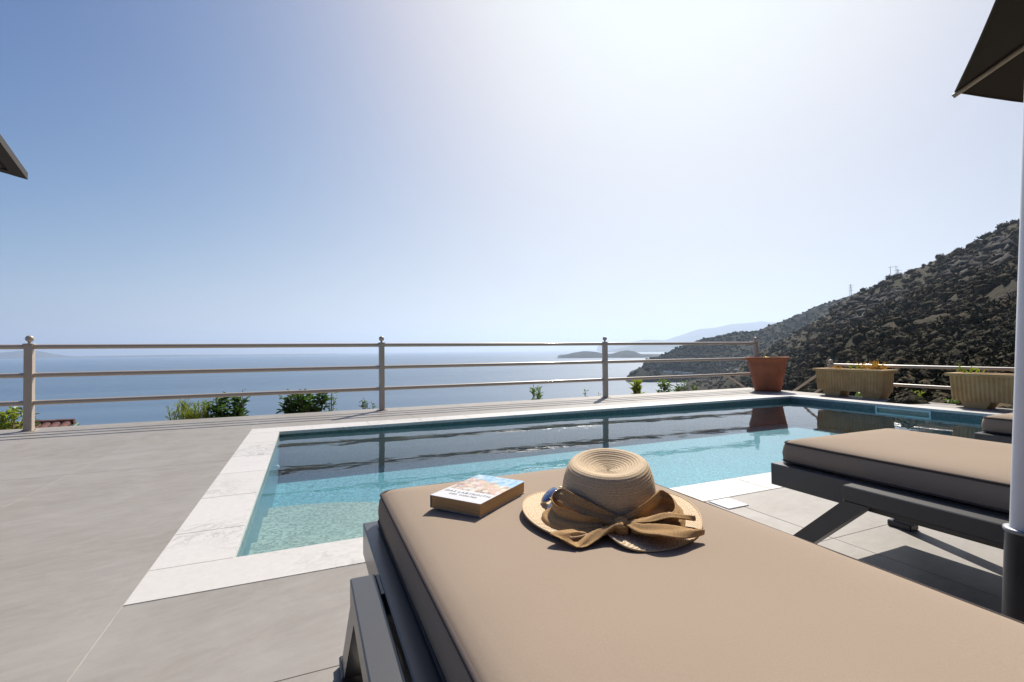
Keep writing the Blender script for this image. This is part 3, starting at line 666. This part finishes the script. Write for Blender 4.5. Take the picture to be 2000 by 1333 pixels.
def sprout(x, y, z, h, n_, mat, label, W=.03):
    e = empty('planter_sprout', (x, y, z)); tag(e, label, 'plant'); lf = MB()
    for k in range(n_):
        an = random.uniform(0, 2*pi); el = random.uniform(.4, 1.4); d = Vector((cos(an)*cos(el), sin(an)*cos(el), sin(el)))
        lf.add(*leafshape(Vector((random.uniform(-.05, .05), random.uniform(-.3, .3)*h*3, random.random()*h*.4)), d, Vector((0, 0, 1)), h*random.uniform(.4, .9), W*random.uniform(.6, 1)))
    lf.build('foliage', M[mat], e); return e
sprout(9.0, 5.62, .46, .10, 16, 'leaf_dry', 'small dry sprout at the left end of the first planter')
sprout(9.0, 5.30, .46, .15, 16, 'leaf_yellow', 'fresh yellow-green sprout in the middle of the first planter')
sprout(9.0, 5.08, .46, .19, 90, 'leaf_dry', 'brown dried plant in the right half of the first planter', .02)
sprout(8.85, 3.70, .46, .15, 14, 'leaf_yellow', 'yellow-green sprout at the left end of the second planter')

# ----------------------------------------------------------------- sun loungers
def rr_outline(x0, x1, y0, y1, r, n=7):
    pts = []
    for cx, cy, a0 in ((x1-r, y1-r, 0), (x0+r, y1-r, pi/2), (x0+r, y0+r, pi), (x1-r, y0+r, 3*pi/2)):
        for i in range(n): a = a0+pi/2*i/(n-1); pts.append((cx+r*cos(a), cy+r*sin(a)))
    # add points along the straights
    out = []
    for i, p in enumerate(pts):
        q = pts[(i+1) % len(pts)]; d = sqrt((q[0]-p[0])**2+(q[1]-p[1])**2); k = max(1, int(d/.05))
        for j in range(k): out.append((p[0]+(q[0]-p[0])*j/k, p[1]+(q[1]-p[1])*j/k))
    return out
MX, VH, VF = .0, -.50, 1.478
def lounger(ux, label, ma=.112, mb_=.888):
    e = empty('sun_lounger', (ux, 0, 0)); tag(e, label, 'sun lounger', 'sun loungers with beige mattresses lined up by the pool')
    zt, zb = .39, .297
    fr = MB(); fr.bbox(.063, .165, -.50, VF, zb, zt, .003).bbox(.797, .857, -.50, VF, zb, zt, .003)
    fr.bbox(.1655, .7965, VF-.062, VF-.0003, zb+.0005, zt-.0005, .003).bbox(.1655, .7965, -.4995, -.44, zb+.0005, zt-.0005, .003)
    fr.build('frame', M['frame'], e)
    for k in range(14): 
        y = -.36+k*.13; MB().bbox(.1656, .7964, y, y+.07, zt-.032, zt-.012, .003).build('slat', M['frame'], e)
    for x0, x1 in ((.0, .055), (.865, .92)):
        MB().bbox(x0, x1, -.25, 1.134, zt-.058, zt-.001, .003).build('side_bar', M['frame'], e)
        for ya, yb in ((1.035, 1.130), (-.2, -.1)): MB().bbox((.0553 if x0 == 0 else .8573), (.0627 if x0 == 0 else .8647), ya, yb, zt-.05, zt-.002, .0008).build('bracket', M['frame'], e)
        for yt, yb, w_ in ((1.134, 1.445, .085), (-.25, -.56, -.085)):
            v = [(x0+.001, yt-w_*0-.0, zt-.059), (x0+.001, yt-w_, zt-.059), (x0+.001, yb-w_, .022), (x0+.001, yb, .022)]
            v2 = [(x1-.001, y, z) for _, y, z in v]
            MB().add(v+v2, [(0, 1, 2, 3), (7, 6, 5, 4), (0, 4, 5, 1), (1, 5, 6, 2), (2, 6, 7, 3), (3, 7, 4, 0)]).build('leg', M['frame'], e)
            ya, yb2 = sorted((yb+.012*(1 if w_ > 0 else -1), yb-w_-.006*(1 if w_ > 0 else -1)))
            MB().bbox(x0-.006, x1+.006, ya, yb2, .0005, .03, .004).build('foot_cap', M['sleeve'], e)
    # mattress
    x0, x1, y0, y1 = ma, mb_, -.49, VF-.008
    rings = [(.030, zt+.0015), (.008, zt+.003), (.0, zt+.012), (-.003, zt+.040), (.001, zt+.072), (.008, zt+.086), (.019, zt+.0950), (.044, zt+.1028), (.088, zt+.109), (.15, zt+.1128), (.24, zt+.1145), (.34, zt+.115), (.37, zt+.115), (.383, zt+.115)]
    vs = []; nseg = None
    base = rr_outline(x0, x1, y0, y1, .034)
    cx, cy = (x0+x1)/2, (y0+y1)/2; hx, hy = (x1-x0)/2, (y1-y0)/2
    for off, z in rings:
        for (px, py) in base:
            qx = cx+(px-cx)*(1-off/hx); qy = cy+(py-cy)*(1-off/hy)
            wob = .0022*fbm(px*5+ux*3, py*5, z*20)
            vs.append((qx+wob*(1 if off < .01 else 0), qy+wob*(1 if off < .01 else 0), z+.0016*fbm(qx*4+ux, qy*4, 2)*(1 if off < .2 else max(0, (.37-off)/.17))))
    n_ = len(base); fs = [(i*n_+k, i*n_+(k+1) % n_, (i+1)*n_+(k+1) % n_, (i+1)*n_+k) for i in range(len(rings)-1) for k in range(n_)]
    mb = MB().add(vs, fs, True); mb.add(vs[-n_:], [tuple(range(n_))], True); mb.add(vs[:n_], [tuple(range(n_))[::-1]])
    m_ = mb.build('mattress', M['cushion'], e)
    MB().loop_tube([(cx+(px-cx)*(1-.0070/hx), cy+(py-cy)*(1-.0070/hy), zt+.0870+.0012*fbm(px*6, py*6, 4)) for px, py in base], .0052, 8).build('piping', M['piping'], m_)
    MB().loop_tube([(px, py, zt+.010) for px, py in base], .0040, 8).build('piping', M['piping'], m_)
    return e
L1 = lounger(.085, 'beige sun lounger in the foreground with the book and hat on it', .104, .910)
L2 = lounger(1.812, 'middle beige sun lounger, directly behind the umbrella pole')
L3 = lounger(3.50, 'farthest beige sun lounger, only its foot corner showing')

# ----------------------------------------------------------------- umbrellas
um = empty('cantilever_umbrella', (1.43, .56, 0)); tag(um, 'dark brown canopied parasol on a white pole at the right edge', 'parasol')
def pc(z, du=0.): return (0.0+du, -.049-.047*(z-.494), z)
MB().tube([pc(.44), pc(1.2), pc(2.0), pc(2.82)], .0245, 28).build('pole', M['pole'], um)
sl_ = MB().tube([pc(.06), pc(.30), pc(.492)], .0315, 32); sl_.build('sleeve', M['sleeve'], um)
MB().lathe([(.0235, 0), (.034, .0), (.035, .004), (.034, .008), (.0245, .008)], 32, pc(.492)).build('collar', M['steel'], um)
MB().bbox(-.20, .20, -.25, .20, .0005, .06, .01).build('base', M['sleeve'], um)
CX, CY, CZ, CR_ = 3.033-1.43, -.13-.56, 2.10, 1.347
tp = pc(2.80)
MB().tube([tp, (tp[0]+(CX-tp[0])*.5, tp[1]+(CY-tp[1])*.5, 2.92), (CX, CY, 2.86)], .022, 16).build('arm', M['pole'], um)
a0 = atan2(1.2+.13, 2.82-3.033)
cv = []; nR = 8
crn = [(CX+CR_*cos(a0+2*pi*k/8), CY+CR_*sin(a0+2*pi*k/8), CZ) for k in range(8)]
apex = (CX, CY, CZ+.60)
vs = []; fs = []
def canopy_pt(k, s, r):  # k sector, s across, r 0..1 from apex
    p = Vector(crn[k]).lerp(Vector(crn[(k+1) % 8]), s); q = Vector(apex).lerp(p, r); q.z += .02*sin(pi*r)-.028*sin(pi*s)*r*.6
    return q
for k in range(8):
    v_, f_ = grid_surface(lambda a, b, k=k: canopy_pt(k, a, .02+.98*b), 7, 9)
    b_ = len(vs); vs += v_; fs += [tuple(b_+i for i in q) for q in f_]
b_ = len(vs); vs2 = [(v[0], v[1], v[2]+.006) for v in vs]
cn = MB().add(vs, fs, False).add(vs2, [q[::-1] for q in fs], False)
hem = []
for k in range(8):
    for i in range(6): hem.append(canopy_pt(k, i/6, 1.0)+Vector((0, 0, .003)))
cn.loop_tube(hem, .006, 6)
cnp = cn.build('canopy', M['canopy'], um)
for k in range(8):
    c = Vector(crn[k]); a = Vector(apex)-Vector((0, 0, .03)); cc = c-Vector((0, 0, .012)); d = (a-cc)
    MB().tube([cc-d*.008, cc+d*.5+Vector((0, 0, .012)), a], .011, 8).build('rib', M['rib'], um)
MB().lathe([(.001, 2.60), (.05, 2.60), (.05, 2.72), (.02, 2.86), (.001, 2.88)], 16, (CX, CY, 0)).build('hub', M['pole'], um)

pg = empty('timber_canopy', (-2.06, 4.98, 0)); tag(pg, 'dark timber canopy corner poking in at the left edge of the sky', 'canopy')
a_ = Vector((.237, -.971, 0)); b_ = Vector((-.60, -.80, 0)); zt = 2.30
def kite(s0, s1, z0, z1): 
    return [(0, 0), tuple((a_*s1)[:2]), tuple(((a_+b_)*s1)[:2]), tuple((b_*s1)[:2])]
MB().prism([tuple((a_*.12+b_*.12)[:2]), tuple((a_*2.9+b_*.12)[:2]), tuple((a_*2.9+b_*2.9)[:2]), tuple((a_*.12+b_*2.9)[:2])][::-1], zt+.012, zt+.05).build('roof_panel', M['timber_dark'], pg)
MB().prism([(0, 0), tuple((b_*.10)[:2]), tuple((a_*3+b_*.10)[:2]), tuple((a_*3)[:2])], zt, zt+.055).build('edge_board', M['timber_edge'], pg)
MB().prism([tuple((a_*.10+b_*.103)[:2]), tuple((b_*.103)[:2]), tuple((b_*3)[:2]), tuple((b_*3+a_*.10)[:2])], zt+.001, zt+.054).build('edge_board', M['timber_edge'], pg)
for s in (2.0,):
    c = (a_+b_)*1.5; MB().box(c.x-.06, c.x+.06, c.y-.06, c.y+.06, 0, zt+.012).build('post', M['timber'], pg)

# ----------------------------------------------------------------- book
bx = Vector((.0902, -.1213, 0)); bl = Vector((.184, .122, 0)); Wb = bx.length; Lb = bl.length
bk = empty('paperback_book', (.2813, 1.1815, .5060)); bk.rotation_euler = (0, 0, atan2(bx.y, bx.x)); tag(bk, 'thick paperback book with a village picture on its cover, on the foreground mattress', 'book')
TH = .030
t = NT('book_pages'); v = t.co('Object', (1, 1, 1)); wv = t.noise(t.co('Object', (6, 6, 900)), 1., 3., .6)
M['pages'] = t.set(color=t.ramp(wv, [(.3, (.36, .21, .085)), (.7, (.58, .37, .17))]), rough=.8, normal=t.bump(wv, .4, .0006))
nI = 14
def wave_top(x): return .0
MB().bbox(.0015, Wb-.002, .002, Lb-.002, .0006, TH, .0006).build('page_block', M['pages'], bk)
# cover print: procedural picture of a sunlit village, white band at the near short side
t = NT('book_cover'); v = t.co('Object'); sep = t.n('ShaderNodeSeparateXYZ', {'Vector': v})
nz = t.noise(t.co('Object', (1, 1, 1)), 26., 5., .6, .8); nz2 = t.noise(t.co('Object', (1.6, 1, 1)), 42., 3., .5)
br = t.n('ShaderNodeTexVoronoi', {'Vector': t.co('Object'), 'Scale': 38.}, distance='MANHATTAN').outputs['Color']
town = t.ramp(nz, [(.30, (.20, .14, .11)), (.44, (.42, .32, .25)), (.55, (.60, .42, .30)), (.68, (.62, .53, .41))])
town = t.mix(t.ramp(nz2, [(.52, (0,)), (.60, (.55,))]), town, (.82, .82, .80))
town = t.mix(.12, town, br, 'MULTIPLY')
skyb = t.ramp(nz2, [(.4, (.22, .42, .58)), (.7, (.50, .60, .68))])
yv = t.n('ShaderNodeMath', {0: nz, 1: .05, 2: sep.outputs['Y']}, operation='MULTIPLY_ADD').outputs[0]
yv = t.n('ShaderNodeMath', {0: sep.outputs['X'], 1: .28, 2: yv}, operation='MULTIPLY_ADD').outputs[0]
ysc = t.n('ShaderNodeMath', {0: yv, 1: 1/Lb}, operation='MULTIPLY').outputs[0]
c = t.mix(t.ramp(ysc, [(1.02*.93, (0,)), (1.02*.97, (1,))]), town, skyb)
y2 = t.n('ShaderNodeMath', {0: sep.outputs['Y'], 1: 1/Lb}, operation='MULTIPLY').outputs[0]
c = t.mix(t.ramp(y2, [(.325, (1,)), (.335, (0,))]), c, (.62, .62, .62))
M['cover'] = t.set(color=c, rough=.25, spec=.5)
MB().bbox(0, Wb, 0, Lb, TH+.0003, TH+.0014, .0003).build('front_cover', M['cover'], bk)
MB().bbox(0, Wb, 0, Lb, 0, .0005, .0001).build('back_cover', M['white'], bk)
MB().bbox(-.0016, -.0002, 0, Lb, 0, TH+.0014, .0004).build('spine', M['white'], bk)
M['ink'] = simple('ink', (.09, .09, .10), .5)
def text(s, size, x, y, name='title_lettering'):
    cu = bpy.data.curves.new(name, 'FONT'); cu.body = s; cu.size = size; cu.align_x = 'CENTER'; cu.extrude = .0001; cu.space_character = 1.15
    o = bpy.data.objects.new(name, cu); C.objects.link(o); bpy.context.view_layer.update()
    me_ = bpy.data.meshes.new_from_object(o.evaluated_get(bpy.context.evaluated_depsgraph_get())); bpy.data.objects.remove(o)
    q = link(name, me_, M['ink'], bk); me_.materials.clear(); me_.materials.append(M['ink']); q.location = (x, y, TH+.0017); return q
text('DAS LABYRINTH', .0165, Wb/2, .048); text('DER WÖRTER', .012, Wb/2, .030)

# ----------------------------------------------------------------- straw hat
HC = Vector((.656, .951, .5060)); hdir = Vector((.566, .824, 0)).normalized(); hrt = Vector((hdir.y, -hdir.x, 0))
hat = empty('straw_hat', HC, atan2(hrt.y, hrt.x)); hat.scale = (.95, .95, .95); tag(hat, 'woven straw sun hat with a fabric bow on the foreground mattress', 'hat')
# local frame: x to the right in view, y away from the camera, z up
crown = [(.0005, .118), (.012, .1185), (.026, .120), (.040, .1235), (.054, .1285), (.066, .134), (.076, .1385), (.0835, .1400), (.090, .1385), (.0955, .134), (.100, .127), (.1045, .116), (.1085, .102), (.1115, .086), (.1135, .070), (.115, .054), (.1162, .038), (.1172, .024), (.119, .015), (.123, .0105), (.130, .0085), (.150, .0085), (.180, .0085), (.205, .0080), (.2165, .0070)]
def resample(pr, ds):
    out = [pr[0]]; acc = 0.
    for (r0, z0), (r1, z1) in zip(pr[:-1], pr[1:]):
        L = sqrt((r1-r0)**2+(z1-z0)**2); k = max(1, int(round(L/ds)))
        for i in range(1, k+1): out.append((r0+(r1-r0)*i/k, z0+(z1-z0)*i/k))
    return out
cp = resample(crown, .0016); S_ = [0.]
for (r0, z0), (r1, z1) in zip(cp[:-1], cp[1:]): S_.append(S_[-1]+sqrt((r1-r0)**2+(z1-z0)**2))
Stot = S_[-1]; nA = 220; BW = .0074
def hatpt(i, th):
    r, z = cp[i]; s = S_[i]; z = .0085+(z-.0085)*.89 if r < .125 else z
    i0 = max(0, i-1); i1 = min(len(cp)-1, i+1); dr, dz = cp[i1][0]-cp[i0][0], cp[i1][1]-cp[i0][1]; L = sqrt(dr*dr+dz*dz)+1e-9; nr, nz_ = -dz/L, dr/L
    if nz_ < 0 and r < .1: nr, nz_ = -nr, -nz_
    if r > .09 and r < .125: nr, nz_ = abs(nr), abs(nz_)
    ph = ((s-th/(2*pi)*BW*0) % BW)/BW; saw = .0016*(1-ph)*(1 if r > .01 else 0)
    r2, z2 = r+nr*saw, z+nz_*saw
    x, y = r2*cos(th), r2*sin(th)
    if r < .12:
        k = max(0, min(1, (z-.02)/.1)); z2 += .020*k*(y/.085)*.75+.006*k; x *= 1+.0*k; x += .002*sin(3*th)*k
    else:
        b = (r-.12)/.1
        d = ((th+pi/2+.10+pi) % (2*pi))-pi    # notch towards the viewer
        notch = exp(-(d/.20)**2); lobe_r = exp(-((d-.62)/.45)**2); lobe_l = exp(-((d+.75)/.5)**2)
        rad = r2-(b*.062)*notch*1.0+b*(.010*lobe_r-.004*lobe_l)
        x, y = rad*cos(th), rad*sin(th)
        z2 += b*(.008*sin(2*th+.6)+.005*sin(3*th))-.001*b+.016*b*b*exp(-((th-pi)/.7)**2)*.6+b*.010*notch
        z2 = max(z2, .0015+.0*b)
    return (x, y, z2)
vs = [hatpt(i, 2*pi*k/nA) for i in range(len(cp)) for k in range(nA)]
fs = [(i*nA+k, (i+1)*nA+k, (i+1)*nA+(k+1) % nA, i*nA+(k+1) % nA) for i in range(len(cp)-1) for k in range(nA)]
hm = MB().add(vs, fs, True).me('straw_body'); hm.materials.append(M['straw'])
uvl = hm.uv_layers.new(name='UVMap')
uvd = np.zeros((len(hm.loops), 2), dtype=np.float32); li = np.zeros(len(hm.loops), dtype=np.int32); hm.loops.foreach_get('vertex_index', li)
ii = li//nA; kk = li % nA; rr0 = np.array([c_[0] for c_ in cp]); 
kk2 = kk.astype(float); pol = np.arange(len(hm.loops)).reshape(-1, 4); kq = kk2[pol]; wrap = (kq.max(1)-kq.min(1)) > nA/2
kq[wrap[:, None] & (kq < nA/2)] += nA; kk2 = kq.reshape(-1)
uvd[:, 0] = kk2/nA*90.; uvd[:, 1] = np.array(S_)[ii]/BW*.8
uvl.data.foreach_set('uv', uvd.ravel())
ho = link('straw_body', hm, M['straw'], hat)
sm_ = ho.modifiers.new('solid', 'SOLIDIFY'); sm_.thickness = .0016; sm_.offset = -1
# rim of the brim
edge = [Vector(hatpt(len(cp)-1, 2*pi*k/nA)) for k in range(nA)]
MB().loop_tube(edge, .0022, 6).build('brim_edge', M['straw'], hat)
# ribbon band round the crown, gathered towards the front knot
def band(a, b):
    th = 2*pi*a; d = abs(((th+pi/2+pi) % (2*pi))-pi)          # 0 at the front
    top = .060-.030*exp(-(d/.55)**2)-.004*cos(2*th); bot = .010+.006*exp(-(d/.4)**2)
    fold = .0032*sin(b*15+2.2*sin(th*2)+3*a)+.0015*sin(b*31+th*5)
    r = .1185+.004+fold+.004*exp(-(d/.5)**2)-.0035*b; z = bot+(top-bot)*b
    return (r*cos(th), r*sin(th), z)
v_, f_ = grid_surface(band, 160, 22, True)
o = MB().add(v_, f_, True).build('ribbon_band', M['burlap'], hat); s2 = o.modifiers.new('solid', 'SOLIDIFY'); s2.thickness = .0012
def catmull(pts, s):
    n_ = len(pts)-1; x = s*n_; i = min(int(x), n_-1); f = x-i; P = [Vector(pts[max(0, min(n_, i+k))]) for k in (-1, 0, 1, 2)]
    return .5*((2*P[1])+(P[2]-P[0])*f+(2*P[0]-5*P[1]+4*P[2]-P[3])*f*f+(3*P[1]-P[0]-3*P[2]+P[3])*f**3)
def ribbon_piece(name, ctr, wid, wdir, pleat, amp, nu=40, nv=26, seed=0):
    def fn(a, b):
        c = catmull(ctr, a); wv_ = catmull([(w_,)*3 for w_ in wid], a)[0]; d = catmull(wdir, a)
        d.normalize(); t_ = (catmull(ctr, min(1, a+.02))-catmull(ctr, max(0, a-.02))).normalized(); nn_ = d.cross(t_).normalized()
        q = (b-.5); g = amp*(1-.35*a)*(sin(q*pleat*2*pi+seed+1.5*sin(a*4+seed))+.4*sin(q*pleat*4.3*pi+seed*2+a*3))
        p = c+d*q*wv_+nn_*(g+.006*cos(q*pi)*(1 if a > .15 else a/.15))+nn_*.0006*fbm(a*20, b*20, seed)
        p.z = max(p.z, .006-.0)
        return p
    v_, f_ = grid_surface(fn, nu, nv); o = MB().add(v_, f_, True).build(name, M['burlap'], hat)
    m1 = o.modifiers.new('solid', 'SOLIDIFY'); m1.thickness = .0014; return o
K = (.026, -.132, .024)
UP = (0, -.35, 1)
ribbon_piece('bow_loop', [K, (-.040, -.124, .040), (-.088, -.098, .048), (-.122, -.058, .047), (-.146, -.078, .036), (-.124, -.130, .030), (-.066, -.156, .027), (-.012, -.146, .026)], [.030, .052, .062, .060, .056, .058, .050, .028], [(0, .2, 1), (0, .15, 1), (.1, .1, 1), (.3, .1, 1), (.5, .3, .8), (.2, .6, .7), (0, .6, .7), (0, .5, .8)], 1.3, .0042, nu=70, seed=1)
ribbon_piece('bow_loop', [K, (.076, -.114, .040), (.110, -.076, .050), (.132, -.034, .052), (.156, -.056, .042), (.146, -.110, .030), (.096, -.146, .026), (.048, -.144, .026)], [.030, .050, .058, .052, .046, .046, .040, .026], [(0, .2, 1), (0, .15, 1), (-.1, .1, 1), (-.3, .1, 1), (-.5, .3, .8), (-.2, .6, .7), (0, .6, .7), (0, .5, .8)], 1.3, .0042, nu=70, seed=4)
ribbon_piece('bow_tail', [K, (-.012, -.158, .022), (-.048, -.176, .026), (-.062, -.196, .017), (-.062, -.226, .005)], [.030, .090, .150, .105, .008], [(.6, -.4, .4), (.9, -.2, .2), (1, .22, .12), (1, .2, .05), (1, 0, 0)], 1.4, .0060, seed=3)
ribbon_piece('bow_tail', [K, (.062, -.152, .022), (.106, -.156, .026), (.150, -.146, .022), (.200, -.128, .014)], [.026, .058, .086, .070, .005], [(.1, -.8, .6), (0, -1, .3), (0, -1, .2), (.1, -1, .1), (.1, -1, 0)], 1.3, .0055, seed=6)
ribbon_piece('bow_tail', [K, (.080, -.140, .036), (.118, -.128, .044), (.152, -.118, .040), (.186, -.112, .036)], [.020, .030, .036, .024, .003], [(0, -.8, .6), (.2, -.9, .5), (.4, -.9, .4), (.5, -.8, .3), (.5, -.8, .3)], 1.0, .003, seed=8)
def knot(a, b):
    th = 2*pi*a; s = (b-.5)*2; r = .0165*(1+.12*sin(th*5+b*3))*(1-.18*s*s)
    return Vector((K[0]+s*.014, K[1]-.010+r*cos(th)*.85, K[2]-.002+r*1.25*sin(th)))
v_, f_ = grid_surface(knot, 28, 10, True); MB().add(v_, f_, True).build('bow_knot', M['burlap'], hat)

# ----------------------------------------------------------------- sunglasses lying on the brim
sg = empty('sunglasses', HC+hrt*(-.143)+hdir*.014+Vector((0, 0, .030)), 0); tag(sg, 'blue mirrored sunglasses tucked against the crown on the hat brim', 'sunglasses')
t = NT('blue_lens'); v = t.co(); sz = t.n('ShaderNodeSeparateXYZ', {'Vector': v})
M['lens'] = t.set(color=(.06, .095, .22), rough=.12, metal=.35, spec=.7)
M['gold'] = simple('gold_wire', (.55, .38, .16), .25, 1., .1, 20, 0)
sgA = (hrt*.30-hdir*.95).normalized()      # from lens one to lens two
ex = hrt*.62+Vector((0, 0, .55))+hdir*.30; ex = (ex-sgA*ex.dot(sgA)).normalized(); ey = sgA; ez = ex.cross(ey).normalized()
if ez.z < 0: ez = -ez
def lens(cn_, nm):
    vs = []; fs = []; nl_ = 24; rim = []
    for j in range(5):
        for k in range(nl_):
            q = 2*pi*k/nl_; rr_ = (j+.001)/4; x = .025*cos(q)*rr_; y = .029*sin(q)*rr_*(1+.10*cos(q)); bulge = .0055*(1-rr_*rr_)
            vs.append(cn_+ex*x+ey*y+ez*bulge)
            if j == 4: rim.append(vs[-1])
    for j in range(4):
        for k in range(nl_): fs.append((j*nl_+k, (j+1)*nl_+k, (j+1)*nl_+(k+1) % nl_, j*nl_+(k+1) % nl_))
    o = MB().add(vs, fs, True).build(nm, M['lens'], sg); m_ = o.modifiers.new('s', 'SOLIDIFY'); m_.thickness = .0015
    MB().loop_tube(rim, .0011, 6).build('rim', M['gold'], o)
A = Vector((0, 0, .004)); B = A+sgA*.066+Vector((0, 0, -.003))
lens(A, 'lens'); lens(B, 'lens')
br_a = A+(B-A)*.36+ez*.004; br_b = A+(B-A)*.64+ez*.004
MB().tube([br_a, (br_a+br_b)/2+ez*.004, br_b], .0014, 6).build('bridge', M['gold'], sg)
MB().tube([A+ex*.030, A+ex*.036-ez*.004, A+ex*.030-ez*.022+hrt*.02, A+hrt*.03+ex*.0-ez*.026], .0013, 6).build('temple', M['gold'], sg)
MB().tube([B-ex*.030, B-ex*.034-ez*.003, B-ex*.020-ez*.020+hrt*.025, B+hrt*.03-ez*.022], .0013, 6).build('temple', M['gold'], sg)

# ----------------------------------------------------------------- haze
hz = MB().box(-42000, 42000, -42000, 42000, -101.5, 1290.).build('haze', None); tag(hz, kind='stuff')
hm_ = bpy.data.materials.new('haze_air'); hm_.use_nodes = True; ht = hm_.node_tree; ht.nodes.clear()
pv = ht.nodes.new('ShaderNodeVolumePrincipled'); pv.inputs['Color'].default_value = (.66, .80, 1.0, 1); pv.inputs['Density'].default_value = .000052; pv.inputs['Anisotropy'].default_value = .45
ot = ht.nodes.new('ShaderNodeOutputMaterial'); ht.links.new(pv.outputs[0], ot.inputs['Volume']); hz.data.materials.append(hm_)
